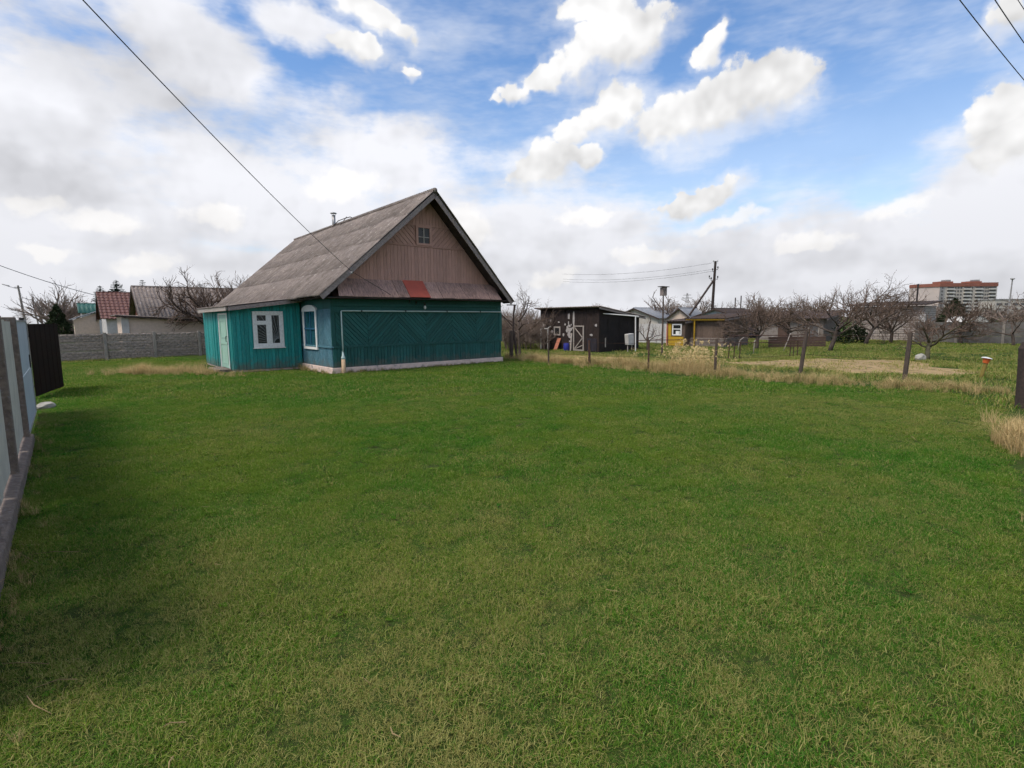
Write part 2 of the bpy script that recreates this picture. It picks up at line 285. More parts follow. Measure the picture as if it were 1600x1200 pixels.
# ------------------------------------------------------------------ mesh helpers
class MB:
    def __init__(s): s.v = []; s.f = []
    def add(s, vs, fs):
        o = len(s.v); s.v += [tuple(p) for p in vs]; s.f += [tuple(i + o for i in f) for f in fs]; return s
    def box(s, x0, x1, y0, y1, z0, z1):
        return s.add([(x0, y0, z0), (x1, y0, z0), (x1, y1, z0), (x0, y1, z0), (x0, y0, z1), (x1, y0, z1), (x1, y1, z1), (x0, y1, z1)],
                     [(3, 2, 1, 0), (4, 5, 6, 7), (0, 1, 5, 4), (1, 2, 6, 5), (2, 3, 7, 6), (3, 0, 4, 7)])
    def prism(s, a, b):                 # two matching outlines joined
        n = len(a); return s.add(list(a) + list(b), [tuple(range(n))[::-1], tuple(range(n, 2 * n))] + [(i, (i + 1) % n, n + (i + 1) % n, n + i) for i in range(n)])
    def bar(s, p, q, w, h, up=(0, 0, 1)):   # a straight timber between two points
        p, q = Vector(p), Vector(q); d = (q - p).normalized(); up = Vector(up)
        if abs(d.dot(up)) > 0.98: up = Vector((0, 1, 0))
        x = d.cross(up).normalized() * w / 2; y = x.cross(d).normalized() * h / 2
        return s.prism([p - x - y, p + x - y, p + x + y, p - x + y], [q - x - y, q + x - y, q + x + y, q - x + y])
    def tube(s, pts, rads, n=6, cap=True):
        pts = [Vector(p) for p in pts]
        if isinstance(rads, (int, float)): rads = [rads] * len(pts)
        o = len(s.v); ref = None
        for i, p in enumerate(pts):
            d = (pts[min(i + 1, len(pts) - 1)] - pts[max(i - 1, 0)])
            if d.length < 1e-9: d = Vector((0, 0, 1))
            d.normalize()
            if ref is None:
                ref = d.cross(Vector((0.31, 0.77, 0.55)))
                if ref.length < 0.05: ref = d.cross(Vector((1, 0, 0)))
            x = (ref - d * ref.dot(d)); x.normalize(); ref = x; y = d.cross(x)
            for k in range(n):
                a = 2 * math.pi * k / n
                s.v.append(tuple(p + (x * math.cos(a) + y * math.sin(a)) * rads[i]))
        for i in range(len(pts) - 1):
            for k in range(n):
                a = o + i * n + k; b = o + i * n + (k + 1) % n
                s.f.append((a, b, b + n, a + n))
        if cap and n > 3:
            s.f.append(tuple(range(o, o + n))[::-1]); s.f.append(tuple(range(o + (len(pts) - 1) * n, o + len(pts) * n)))
        return s
    def lathe(s, prof, n=16, c=(0, 0, 0)):
        return s.tube([(c[0], c[1], c[2] + z) for r, z in prof], [r for r, z in prof], n)
    def mesh(s, name, smooth=False):
        m = bpy.data.meshes.new(name); m.from_pydata(s.v, [], s.f); m.update()
        if smooth: m.polygons.foreach_set('use_smooth', [True] * len(m.polygons))
        return m
    def build(s, name, mt, parent=None, origin=(0, 0, 0), smooth=False, bevel=0.0):
        if any(origin): s.v = [(p[0] - origin[0], p[1] - origin[1], p[2] - origin[2]) for p in s.v]
        m = s.mesh(name, smooth); m.materials.append(MATS[mt] if isinstance(mt, str) else mt)
        return put(name, m, parent, bevel)
def put(name, mesh, parent=None, bevel=0.0):
    o = bpy.data.objects.new(name, mesh); col.objects.link(o)
    if parent is not None: o.parent = parent
    if bevel:
        b = o.modifiers.new('soft_edge', 'BEVEL'); b.width = bevel; b.segments = 2; b.limit_method = 'ANGLE'
    return o
def tag(o, label=None, cat=None, group=None, kind=None):
    if label: o['label'] = label
    if cat: o['category'] = cat
    if group: o['group'] = group
    if kind: o['kind'] = kind
    return o
def thing(name, label, cat, loc=(0, 0, 0), rz=0.0, group=None):
    o = bpy.data.objects.new(name, None); col.objects.link(o); o.empty_display_size = 0.3
    o.location = loc; o.rotation_euler = (0, 0, rz)
    return tag(o, label, cat, group)
def clip(poly, a, b, c):                # keep a*x + b*y <= c
    out = []
    for i, p in enumerate(poly):
        q = poly[(i + 1) % len(poly)]; dp = a * p[0] + b * p[1] - c; dq = a * q[0] + b * q[1] - c
        if dp <= 0: out.append(p)
        if (dp < 0 < dq) or (dq < 0 < dp):
            t = dp / (dp - dq); out.append((p[0] + (q[0] - p[0]) * t, p[1] + (q[1] - p[1]) * t))
    return out
def area(p): return abs(sum(p[i][0] * p[(i + 1) % len(p)][1] - p[(i + 1) % len(p)][0] * p[i][1] for i in range(len(p)))) / 2
rnd = random.Random(7)

# ------------------------------------------------------------------ ground
def ground_mat():
    m = bpy.data.materials.new('earth_and_turf'); m.use_nodes = True; n = m.node_tree.nodes; l = m.node_tree.links; b = n['Principled BSDF']; b.inputs['Roughness'].default_value = 1.0; b.inputs['Specular IOR Level'].default_value = 0.05
    g = n.new('ShaderNodeNewGeometry')
    def nz(s, d=5):
        x = n.new('ShaderNodeTexNoise'); x.inputs['Scale'].default_value = s; x.inputs['Detail'].default_value = d; x.inputs['Roughness'].default_value = 0.65; l.new(g.outputs['Position'], x.inputs['Vector']); return x
    def rr(s, a, b_):
        x = n.new('ShaderNodeMapRange'); x.inputs[1].default_value = a; x.inputs[2].default_value = b_; l.new(s, x.inputs[0]); return x.outputs[0]
    def mx(f, a, b_):
        x = n.new('ShaderNodeMix'); x.data_type = 'RGBA'; l.new(f, x.inputs['Factor'])
        for k, q in (('A', a), ('B', b_)):
            if isinstance(q, tuple): x.inputs[k].default_value = (*q, 1)
            else: l.new(q, x.inputs[k])
        return x.outputs['Result']
    a = mx(rr(nz(0.5).outputs['Fac'], 0.35, 0.65), (0.040, 0.090, 0.012), (0.060, 0.095, 0.018))
    a = mx(rr(nz(2.3).outputs['Fac'], 0.52, 0.72), a, (0.070, 0.075, 0.028))
    a = mx(rr(nz(22).outputs['Fac'], 0.4, 0.7), a, (0.045, 0.050, 0.018))
    l.new(a, b.inputs['Base Color'])
    bp = n.new('ShaderNodeBump'); bp.inputs['Strength'].default_value = 1.0; bp.inputs['Distance'].default_value = 0.05; l.new(nz(28).outputs['Fac'], bp.inputs['Height']); l.new(bp.outputs[0], b.inputs['Normal'])
    MATS['earth'] = m
ground_mat()
def gz(x, y):                           # the lawn is not quite flat
    d = math.hypot(x, y)
    f = max(0.0, 1 - d / 60)
    return f * (0.05 * mnoise.noise((x * 0.22, y * 0.22, 3.1)) + 0.018 * mnoise.noise((x * 0.9, y * 0.9, 7.7))) - 0.02
gm = MB()
xs = [-3000, -900, -300, -120, -60] + [i * 0.6 - 40 for i in range(int(80 / 0.6) + 1)] + [60, 120, 300, 900, 3000]
ys = [-400, -60, -20] + [i * 0.6 - 4 for i in range(int(64 / 0.6) + 1)] + [80, 140, 300, 900, 4000]
vid = {}
for j, y in enumerate(ys):
    for i, x in enumerate(xs):
        vid[i, j] = len(gm.v); gm.v.append((x, y, gz(x, y)))
for j in range(len(ys) - 1):
    for i in range(len(xs) - 1):
        gm.f.append((vid[i, j], vid[i + 1, j], vid[i + 1, j + 1], vid[i, j + 1]))
tag(gm.build('ground', 'earth', smooth=True), kind='structure')

RIMS = []
def sheet(name, cx, cy, ru, rv, mt, z=0.004, seed=0, n=40):      # an irregular flat patch lying on the ground
    r = random.Random(seed); ph = [r.uniform(0, 6.28) for _ in range(4)]; m = MB(); m.v.append((cx, cy, gz(cx, cy) + z + 0.03))
    for ring in (0.55, 1.0):
        for k in range(n):
            a = 2 * math.pi * k / n; q = ring * (1 + 0.14 * math.sin(3 * a + ph[0]) + 0.09 * math.sin(5 * a + ph[1]) + 0.06 * math.sin(9 * a + ph[2]))
            p = L(ru * q * math.cos(a), rv * q * math.sin(a)) + Vector((cx, cy, 0)); m.v.append((p.x, p.y, gz(p.x, p.y) + z + (0.03 if ring < 1 else -0.02)))
            if ring == 1.0: RIMS.append(p)
    for k in range(n): m.f.append((0, 1 + k, 1 + (k + 1) % n)); m.f.append((1 + k, 1 + n + k, 1 + n + (k + 1) % n, 1 + (k + 1) % n))
    return m.build(name, mt, smooth=True)
p = G(1330, 570)
tag(sheet('straw_patch', p.x, p.y, 4.0, 4.2, 'straw', seed=3), kind='structure')
p = G(940, 559)
tag(sheet('trampled_straw_path', p.x, p.y, 1.0, 3.4, 'straw', seed=9), kind='structure')

# ------------------------------------------------------------------ the teal wooden house
HU, HV = 7.3, 18.65                     # corner of the house in plot coordinates
UR, VB = 15.05, 32.9
house = thing('wooden_house', 'teal wooden house with steep grey corrugated roof and brown plank gable', 'house', L(HU, HV), YAW)
HO = (HU, HV, 0)
def hb(mb, name, mt, parent=house, **k): return mb.build(name, mt, parent, HO, **k)
RU0, RZ0, AU, AZ, RU1, RZ1 = 6.71, 2.74, 11.35, 6.76, 15.25, 2.64      # roof line at the front: eave, ridge, far eave
SL = (AZ - RZ0) / (AU - RU0); SR = (AZ - RZ1) / (RU1 - AU)
VF = 18.0                               # front edge of the roof
def roof_z(u): return RZ0 + SL * (u - RU0) if u <= AU else AZ - SR * (u - AU)
# foundation
m = MB(); m.box(HU - 0.06, UR + 0.03, HV - 0.07, VB, -0.2, 0.19)
hb(m, 'foundation', 'plaster_base', bevel=0.015)
m = MB(); m.box(4.83, 7.2, 21.80, 27.0, -0.2, 0.06)
hb(m, 'annex_foundation', 'plaster_base')
# wall bodies behind the boards
m = MB(); m.box(HU + 0.03, UR - 0.03, HV + 0.03, VB, 0.18, 2.74)
hb(m, 'wall', 'teal_dark')
m = MB(); pr = [(HU + 0.1, 2.66), (UR - 0.1, 2.66), (UR - 0.1, roof_z(UR - 0.1) - 0.12), (AU, AZ - 0.14), (HU + 0.1, roof_z(HU + 0.1) - 0.12)]
m.prism([(u, HV + 0.03, z) for u, z in pr], [(u, HV + 0.2, z) for u, z in pr]); hb(m, 'gable_wall', 'gable_core')
m = MB(); m.box(HU + 0.1, UR - 0.1, VB - 0.25, VB - 0.05, 2.66, 3.0); m.prism([(u, VB - 0.2, z) for u, z in pr], [(u, VB - 0.05, z) for u, z in pr]); hb(m, 'rear_gable', 'gable_wood')
def plank_v(poly, V, t, mt, parent=house, name='plank', bev=0.0):      # a board lying in a plane facing the lawn
    if len(poly) < 3 or area(poly) < 4e-4: return
    m = MB(); m.prism([(u, V - t, z) for u, z in poly], [(u, V, z) for u, z in poly]); return hb(m, name, mt, parent)
def plank_u(poly, U, t, mt, parent=house, name='plank'):               # a board in a plane facing the fence side
    if len(poly) < 3 or area(poly) < 4e-4: return
    m = MB(); m.prism([(U - t, v, z) for v, z in poly][::-1], [(U, v, z) for v, z in poly][::-1]); return hb(m, name, mt, parent)
def rect(a, b, c, d): return [(a, c), (b, c), (b, d), (a, d)]
def rowboards(a, b, z0, z1, w, fn, gap=0.013, jit=0.004):
    x = a
    while x < b - 0.02:
        e = min(b, x + w * rnd.uniform(0.9, 1.1)); fn(rect(x + gap / 2, e - gap / 2, z0, z1), rnd.uniform(0, jit)); x = e
def diagboards(a, b, z0, z1, w, sgn, fn, gap=0.015):
    s = math.sqrt(0.5); lo = min(s * x - sgn * s * z for x in (a, b) for z in (z0, z1)); hi = max(s * x - sgn * s * z for x in (a, b) for z in (z0, z1))
    k = lo
    while k < hi:
        p = rect(a + 0.004, b - 0.004, z0, z1); p = clip(p, s, -sgn * s, k + w - gap / 2); p = clip(p, -s, sgn * s, -(k + gap / 2)) if p else p
        if p: fn(p, rnd.uniform(0, 0.004))
        k += w
# front: upper boarding, chevron field, lower boarding
rowboards(HU + 0.02, UR - 0.02, 0.2, 0.90, 0.135, lambda p, j: plank_v(p, HV + 0.03, 0.032 + j, 'teal_dark'))
edges = [HU + 0.14 + i * (UR - HU - 0.28) / 6 for i in range(7)]
for i in range(6):
    diagboards(edges[i], edges[i + 1], 0.97, 2.17, 0.125, -1 if i % 2 == 0 else 1, lambda p, j: plank_v(p, HV + 0.03, 0.030 + j, 'teal_dark'))
for i in range(4):
    a = HU + i * (UR - HU) / 4
    plank_v(rect(a + 0.004, a + (UR - HU) / 4 - 0.004, 2.24, 2.70), HV + 0.03, 0.03, 'teal_dark')
m = MB(); m.box(HU - 0.01, UR + 0.01, HV - 0.045, HV + 0.03, 0.905, 0.965); m.box(HU - 0.01, UR + 0.01, HV - 0.055, HV + 0.03, 0.155, 0.198); m.box(HU, UR, HV - 0.03, HV + 0.03, 2.17, 2.236); hb(m, 'rail', 'teal_dark')
for a, b in ((HU - 0.012, HU + 0.125), (UR - 0.13, UR + 0.012)):
    m = MB(); m.box(a, b, HV - 0.022, HV + 0.03, 0.97, 2.165); hb(m, 'corner_board', 'teal_dark')
m = MB(); x = HU + 0.05
while x < UR - 0.05:
    m.prism([(x, HV - 0.035, 2.43), (x + 0.04, HV - 0.035, 2.36), (x + 0.08, HV - 0.035, 2.43)], [(x, HV - 0.004, 2.43), (x + 0.04, HV - 0.004, 2.36), (x + 0.08, HV - 0.004, 2.43)]); x += 0.085
m.box(HU, UR, HV - 0.038, HV - 0.004, 2.43, 2.47)
tag(hb(m, 'carved_trim', 'teal_dark'), kind='stuff')
# pent roof of rusty sheets over the front wall
pu = 6.95; shingles = []
while pu < 15.0:
    w = rnd.uniform(0.42, 0.62)
    e = min(pu + w, 15.05)
    red = False
    if pu < 10.16 < pu + w + 0.2 and not any(shingles): e = 10.16
    if abs(pu - 10.16) < 1e-3: e = 11.06; red = True
    top = [max(pu, 7.55), min(e, 14.62)]
    if top[0] < top[1] - 0.05:
        dz = rnd.uniform(0, 0.02); yb = VF + 0.05 + rnd.uniform(-0.02, 0.02)
        a = [(pu + 0.004, yb - (0.03 if red else 0), 2.705 + dz), (e - 0.004, yb - (0.03 if red else 0), 2.705 + dz), (top[1] - 0.004, HV - 0.01, 3.36 + dz), (top[0] + 0.004, HV - 0.01, 3.36 + dz)]
        if red: a = [(x, y, z + 0.03) for x, y, z in a]
        s = MB(); s.prism(a, [(x, y, z + 0.018) for x, y, z in a]); hb(s, 'pent_sheet', 'red_sheet' if red else 'rust_sheet')
        if red: shingles.append(1)
    pu = e
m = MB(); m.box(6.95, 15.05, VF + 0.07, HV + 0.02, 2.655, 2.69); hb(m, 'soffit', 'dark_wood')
# gable boards
def gable_clip(p):
    p = clip(p, -SL, 1, RZ0 - SL * RU0 - 0.16)
    return clip(p, SR, 1, AZ + SR * AU - 0.16) if p else p
WU0, WU1, WZ0, WZ1 = 10.86, 11.47, 4.82, 5.53
rowboards(7.3, 14.9, 3.3, 4.72, 0.145, lambda p, j: plank_v(gable_clip(p), HV + 0.03, 0.03 + j, 'gable_wood'), gap=0.008)
for a, b, sg in ((9.0, WU0 - 0.02, -1), (WU1 + 0.02, 13.2, 1)):
    diagboards(a, b, 4.79, 5.52, 0.15, sg, lambda p, j: plank_v(gable_clip(p), HV + 0.03, 0.026 + j, 'gable_wood'))
rowboards(9.6, 12.9, 5.6, 6.7, 0.145, lambda p, j: plank_v(gable_clip(p), HV + 0.03, 0.03 + j, 'gable_wood'), gap=0.008)
for z0, z1, t in ((4.725, 4.785, 0.06), (5.525, 5.595, 0.055)):
    plank_v(gable_clip(rect(8.0, 14.5, z0, z1)), HV + 0.03, t, 'gable_wood', name='trim_rail')
aw = MB(); aw.box(WU0, WU1, HV - 0.012, HV + 0.02, WZ0, WZ1); aw = hb(aw, 'attic_window', 'glass')
f = MB()
for a, b, c, d in ((WU0 - 0.05, WU0 + 0.05, WZ0 - 0.03, WZ1 - 0.01), (WU1 - 0.05, WU1 + 0.05, WZ0 - 0.03, WZ1 - 0.01), (WU0 + 0.05, WU1 - 0.05, WZ0 - 0.03, WZ0 + 0.05), (WU0 + 0.05, WU1 - 0.05, WZ1 - 0.07, WZ1 - 0.01)): f.box(a, b, HV - 0.055, HV + 0.02, c, d)
hb(f, 'frame', 'gable_wood', aw)
f = MB(); c = (WU0 + WU1) / 2; f.box(c - 0.02, c + 0.02, HV - 0.04, HV - 0.013, WZ0 + 0.05, WZ1 - 0.07)
for z in (WZ0 + 0.27, ): f.box(WU0 + 0.05, c - 0.02, HV - 0.036, HV - 0.013, z, z + 0.03); f.box(c + 0.02, WU1 - 0.05, HV - 0.036, HV - 0.013, z, z + 0.03)
hb(f, 'glazing_bar', 'pale_wood', aw)
# roof: corrugated sheets in courses, each sheet its own piece
roof = MB()
roof.bar((AU - 0.05, VF - 0.02, AZ + 0.045), (AU - 0.05, VB + 1.15, AZ + 0.08), 0.10, 0.05)
roof = hb(roof, 'roof', 'slate')
def corr(width, length, waves, amp, thick=0.012):
    m = MB(); n = waves * 6
    for side in (0, 1):
        for e in (0, 1):
            for i in range(n + 1):
                m.v.append((e * length, i / n * width, amp * math.sin(i / n * waves * 2 * math.pi) + (0 if side else -thick)))
    k = n + 1
    for i in range(n):
        m.f.append((2 * k + i, 3 * k + i, 3 * k + i + 1, 2 * k + i + 1)); m.f.append((i, i + 1, k + i + 1, k + i))
        m.f.append((i, 2 * k + i, 2 * k + i + 1, i + 1))
    me = m.mesh('roof_sheet', True); me.materials.append(MATS['slate']); return me
LEN_L = math.hypot(AU - RU0, AZ - RZ0); NR, NC = 4, 14
WID = (VB + 1.2 - VF) / NC
sheet_me = corr(WID * 1.03, LEN_L / NR * 1.10, 7, 0.034)
ang = math.atan2(AZ - RZ0, AU - RU0)
for rrow in range(NR):
    for c in range(NC):
        o = put('roof_sheet', sheet_me, roof)
        s = rrow * LEN_L / NR - 0.02
        sag = -0.05 * math.sin(math.pi * (c + 0.5) / NC) + 0.008 * math.sin(c * 1.7)
        lift = 0.012 * rrow + 0.012 + (0.006 if c % 2 else 0) + rnd.uniform(0, 0.01)
        base = Vector((RU0 + s * math.cos(ang) - HU, VF + c * WID - HV, RZ0 + s * math.sin(ang) + sag)) + Vector((-math.sin(ang), 0, math.cos(ang))) * lift
        o.matrix_local = Matrix.Translation(base) @ Matrix.Rotation(rnd.uniform(-0.012, 0.012), 4, 'Z') @ Matrix.Rotation(-ang + rnd.uniform(-0.005, 0.002), 4, 'Y')
LEN_R = math.hypot(RU1 - AU, AZ - RZ1); ang_r = math.atan2(AZ - RZ1, RU1 - AU)
me_r = corr(WID * 1.03, LEN_R / NR * 1.10, 8, 0.024)
for rrow in range(NR):
    for c in range(NC):
        o = put('roof_sheet', me_r, roof); s = rrow * LEN_R / NR - 0.02; lift = 0.012 * rrow + 0.02 + rnd.uniform(0, 0.008)
        base = Vector((RU1 - s * math.cos(ang_r) - HU, VF + (c + 1) * WID - HV, RZ1 + s * math.sin(ang_r))) + Vector((math.sin(ang_r), 0, math.cos(ang_r))) * lift
        o.matrix_local = Matrix.Translation(base) @ Matrix.Rotation(math.pi, 4, 'Z') @ Matrix.Rotation(-ang_r, 4, 'Y')
for nm, pts in (('rake_board', [(RU0, RZ0), (AU, AZ)]), ('rake_board', [(AU, AZ), (RU1, RZ1)])):
    (ua, za), (ub, zb) = pts; d = Vector((ub - ua, 0, zb - za)).normalized(); nn = Vector((d.z, 0, -d.x)) if d.z > 0 else Vector((d.z, 0, -d.x))
    nn = -nn if nn.z > 0 else nn
    A = Vector((ua, VF + 0.03, za)) - Vector((0, 0, 0.01)); B = Vector((ub, VF + 0.03, zb)) - Vector((0, 0, 0.01)); t = nn * 0.17
    s = MB(); s.prism([A, B, B + t, A + t], [x + Vector((0, 0.035, 0)) for x in (A, B, B + t, A + t)]); hb(s, nm, 'grey_wood', roof)
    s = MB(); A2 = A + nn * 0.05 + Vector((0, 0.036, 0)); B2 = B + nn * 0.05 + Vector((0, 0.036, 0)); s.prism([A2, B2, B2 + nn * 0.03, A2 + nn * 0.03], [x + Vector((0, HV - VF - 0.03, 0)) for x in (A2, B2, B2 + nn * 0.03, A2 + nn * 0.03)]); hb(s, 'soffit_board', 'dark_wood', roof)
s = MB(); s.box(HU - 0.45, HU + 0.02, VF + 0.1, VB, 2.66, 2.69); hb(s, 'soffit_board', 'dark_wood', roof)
s = MB(); s.tube([(AU, VF - 0.03, AZ + 0.05), (AU, 22, AZ + 0.04), (AU, 26, AZ + 0.025), (AU, 30, AZ + 0.05), (AU, VB + 1.2, AZ + 0.06)], 0.085, 8); hb(s, 'ridge_cap', 'slate', roof, smooth=True)
# stove pipe and the loose ladder hook beside it
s = MB(); s.lathe([(0.09, 6.55), (0.09, 7.42)], 12, (AU + 0.1, 28.2, 0)); ch = hb(s, 'chimney_pipe', 'galv', smooth=True)
s = MB(); s.lathe([(0.17, 7.50), (0.16, 7.53), (0.02, 7.58)], 12, (AU + 0.1, 28.2, 0))
for k in range(3): a = k * 2.1; s.bar((AU + 0.1 + 0.085 * math.cos(a), 28.2 + 0.085 * math.sin(a), 7.40), (AU + 0.1 + 0.12 * math.cos(a), 28.2 + 0.12 * math.sin(a), 7.51), 0.015, 0.015)
hb(s, 'cap', 'galv', ch)
s = MB(); s.tube([(AU - 0.2, 27.7, 6.72), (AU - 0.05, 27.2, 6.98), (AU, 26.6, 7.0), (AU, 25.9, 6.98), (AU - 0.05, 25.5, 6.86)], 0.022, 5); s.tube([(AU - 0.1, 26.9, 6.7), (AU - 0.05, 26.2, 7.02)], 0.018, 5); hb(s, 'roof_hook', 'dark_wood')
# side wall towards the annex: blue boards and a white-cased window
for a, b, sg in ((18.68, 19.35, 1), (19.35, 19.98, -1)):
    diagboards(a, b, 0.97, 2.30, 0.12, sg, lambda p, j: plank_u(p, HU + 0.03, 0.03 + j, 'blue_worn'))
rowboards(18.68, 21.72, 0.2, 0.90, 0.14, lambda p, j: plank_u(p, HU + 0.03, 0.032 + j, 'blue_worn'))
rowboards(18.68, 21.72, 2.32, 2.70, 0.8, lambda p, j: plank_u(p, HU + 0.03, 0.03 + j, 'teal_dark'))
rowboards(21.42, 21.74, 0.97, 2.31, 0.16, lambda p, j: plank_u(p, HU + 0.03, 0.03 + j, 'blue_worn'))
m = MB(); m.box(HU - 0.045, HU + 0.03, 18.6, 21.74, 0.905, 0.963); m.box(HU - 0.03, HU + 0.03, 19.94, 20.02, 0.97, 2.3); hb(m, 'rail', 'blue_worn')
sw = MB(); sw.box(HU - 0.01, HU + 0.02, 20.05, 21.40, 0.86, 2.36); sw = hb(sw, 'side_window', 'blue_glass')
f = MB()
for a, b, c, d in ((19.98, 20.10, 0.80, 2.30), (21.30, 21.42, 0.80, 2.30), (20.10, 21.30, 0.80, 0.89)): f.box(HU - 0.06, HU + 0.01, a, b, c, d)
arch = [(19.96, 2.24)] + [(20.70 - 0.74 * math.cos(math.pi * k / 10), 2.30 + 0.18 * math.sin(math.pi * k / 10)) for k in range(11)] + [(21.44, 2.24)]
f.prism([(HU - 0.075, v, z) for v, z in arch][::-1], [(HU + 0.01, v, z) for v, z in arch][::-1]); hb(f, 'casing', 'white_paint', sw)
f = MB(); f.box(HU - 0.035, HU - 0.011, 20.67, 20.74, 0.89, 2.24); f.box(HU - 0.05, HU - 0.011, 20.10, 20.67, 1.55, 1.61); f.box(HU - 0.05, HU - 0.011, 20.74, 21.30, 1.55, 1.61)
f.box(HU - 0.03, HU - 0.011, 20.10, 20.15, 0.89, 1.55); f.box(HU - 0.03, HU - 0.011, 21.25, 21.30, 0.89, 1.55); f.box(HU - 0.03, HU - 0.011, 20.10, 20.15, 1.61, 2.24); f.box(HU - 0.03, HU - 0.011, 21.25, 21.30, 1.61, 2.24); hb(f, 'sash', 'blue_frame', sw)
# annex
AV, AX0, AX1, AVB = 21.75, 4.79, 7.3, 27.0
def an_top(u): return 2.36 + (u - AX0) * 0.13
m = MB(); m.prism([(AX0 + 0.03, AV + 0.03, 0.05), (AX1 - 0.02, AV + 0.03, 0.05), (AX1 - 0.02, AV + 0.03, an_top(AX1)), (AX0 + 0.03, AV + 0.03, an_top(AX0))],
                  [(AX0 + 0.03, AVB, 0.05), (AX1 - 0.02, AVB, 0.05), (AX1 - 0.02, AVB, an_top(AX1)), (AX0 + 0.03, AVB, an_top(AX0))]); hb(m, 'annex_wall', 'teal_bright')
NW0, NW1, NZ0, NZ1 = 5.49, 6.60, 0.88, 2.26
def an_front(p, j):
    u0, u1 = p[0][0], p[1][0]
    spans = [(0.06, an_top(u0))] if u1 <= NW0 + 0.02 or u0 >= NW1 - 0.02 else [(0.06, NZ0 + 0.03), (NZ1 - 0.03, an_top(u0))]
    for a, b in spans: plank_v([(u0, a), (u1, a), (u1, b + (0.13 * (u1 - u0) if b > 2.3 else 0)), (u0, b)], AV + 0.03, 0.03 + j, 'teal_bright')
rowboards(AX0 + 0.0, AX1 - 0.04, 0.06, 2.3, 0.13, an_front, gap=0.010, jit=0.007)
def an_side(p, j):
    v0, v1 = p[0][0], p[1][0]
    if v0 > 22.38 and v1 < 23.85: plank_u(rect(v0, v1, 2.22, 2.34), AX0 + 0.03, 0.03 + j, 'teal_bright'); return
    plank_u(rect(v0, v1, 0.06, 2.34), AX0 + 0.03, 0.03 + j, 'teal_bright')
for a, b in ((AV + 0.04, 22.38), (22.38, 23.86), (23.86, 26.9)): rowboards(a, b, 0.06, 2.3, 0.148, an_side, gap=0.010, jit=0.012)
for v in (AV + 0.1, 22.3, 23.95, 24.4, 24.9):
    m = MB(); m.box(AX0 - 0.035, AX0 - 0.006, v - 0.025, v + 0.025, 0.05, 2.34); hb(m, 'batten', 'teal_bright')
d = MB(); d.box(AX0 - 0.02, AX0 + 0.028, 22.46, 23.78, 0.10, 2.14); d = hb(d, 'door', 'pale_green')
m = MB()
for a, b, c, e in ((22.62, 23.62, 1.25, 1.95), (22.62, 23.62, 0.25, 1.05)):
    for q in ((a, b, c, c + 0.05), (a, b, e - 0.05, e), (a, a + 0.05, c + 0.05, e - 0.05), (b - 0.05, b, c + 0.05, e - 0.05)): m.box(AX0 - 0.036, AX0 - 0.021, *q)
hb(m, 'panel_moulding', 'pale_green', d)
m = MB(); m.tube([(AX0 - 0.02, 22.58, 1.32), (AX0 - 0.07, 22.58, 1.32), (AX0 - 0.07, 22.58, 1.12), (AX0 - 0.02, 22.58, 1.12)], 0.014, 6); m.box(AX0 - 0.03, AX0 - 0.0205, 22.53, 22.61, 1.0, 1.09); hb(m, 'handle', 'black_iron', d)
m = MB(); m.box(AX0 - 0.04, AX0 + 0.028, 22.385, 22.455, 0.08, 2.20); m.box(AX0 - 0.04, AX0 + 0.028, 23.785, 23.855, 0.08, 2.20); m.box(AX0 - 0.04, AX0 + 0.028, 22.455, 23.785, 2.145, 2.20); hb(m, 'door_frame', 'white_paint')
m = MB(); m.box(AX0 - 0.5, AX0 - 0.01, 22.3, 23.9, -0.1, 0.085); hb(m, 'doorstep', 'rough_concrete', bevel=0.02)
aw = MB(); aw.box(NW0 + 0.02, NW1 - 0.02, AV + 0.0, AV + 0.02, NZ0 + 0.02, NZ1 - 0.02); aw = hb(aw, 'annex_window', 'glass')
f = MB(); Wf = 0.115
for a, b, c, e in ((NW0, NW0 + Wf, NZ0, NZ1), (NW1 - Wf, NW1, NZ0, NZ1), (NW0 + Wf, NW1 - Wf, NZ1 - Wf, NZ1), (NW0 + Wf, NW1 - Wf, NZ0, NZ0 + Wf)): f.box(a, b, AV - 0.045, AV + 0.02, c, e)
f.box(NW0 - 0.03, NW1 + 0.03, AV - 0.09, AV + 0.0, NZ0 - 0.035, NZ0 - 0.002); hb(f, 'frame', 'white_paint', aw, bevel=0.006)
f = MB(); mu = NW0 + Wf + 0.40
f.box(mu, mu + 0.13, AV - 0.03, AV - 0.001, NZ0 + Wf, NZ1 - Wf)
f.box(NW0 + Wf, mu, AV - 0.028, AV - 0.001, 1.79, 1.86)
for a, b, c, e in ((NW0 + Wf, mu, NZ0 + Wf, 1.79), (NW0 + Wf, mu, 1.86, NZ1 - Wf), (mu + 0.13, NW1 - Wf, NZ0 + Wf, NZ1 - Wf)):
    for q in ((a, a + 0.04, c, e), (b - 0.04, b, c, e), (a + 0.04, b - 0.04, c, c + 0.04), (a + 0.04, b - 0.04, e - 0.04, e)): f.box(q[0], q[1], AV - 0.022, AV - 0.002, q[2], q[3])
hb(f, 'sash', 'white_paint', aw)
g = MB(); gc = (NW1 - Wf - 0.06, NZ0 + Wf + 0.03)
for k in range(13):
    a = R(92 + k * 7.2); rr = 1.25
    poly_u = gc[0] + rr * math.cos(a); poly_z = gc[1] + rr * math.sin(a)
    t = min(1, (gc[0] - (NW0 + Wf + 0.02)) / max(1e-6, gc[0] - poly_u) if poly_u < gc[0] else 1, ((NZ1 - Wf - 0.02) - gc[1]) / max(1e-6, poly_z - gc[1]))
    g.tube([(gc[0] + 0.2 * math.cos(a), AV - 0.012, gc[1] + 0.2 * math.sin(a)), (gc[0] + rr * t * math.cos(a), AV - 0.012, gc[1] + rr * t * math.sin(a))], 0.007, 4)
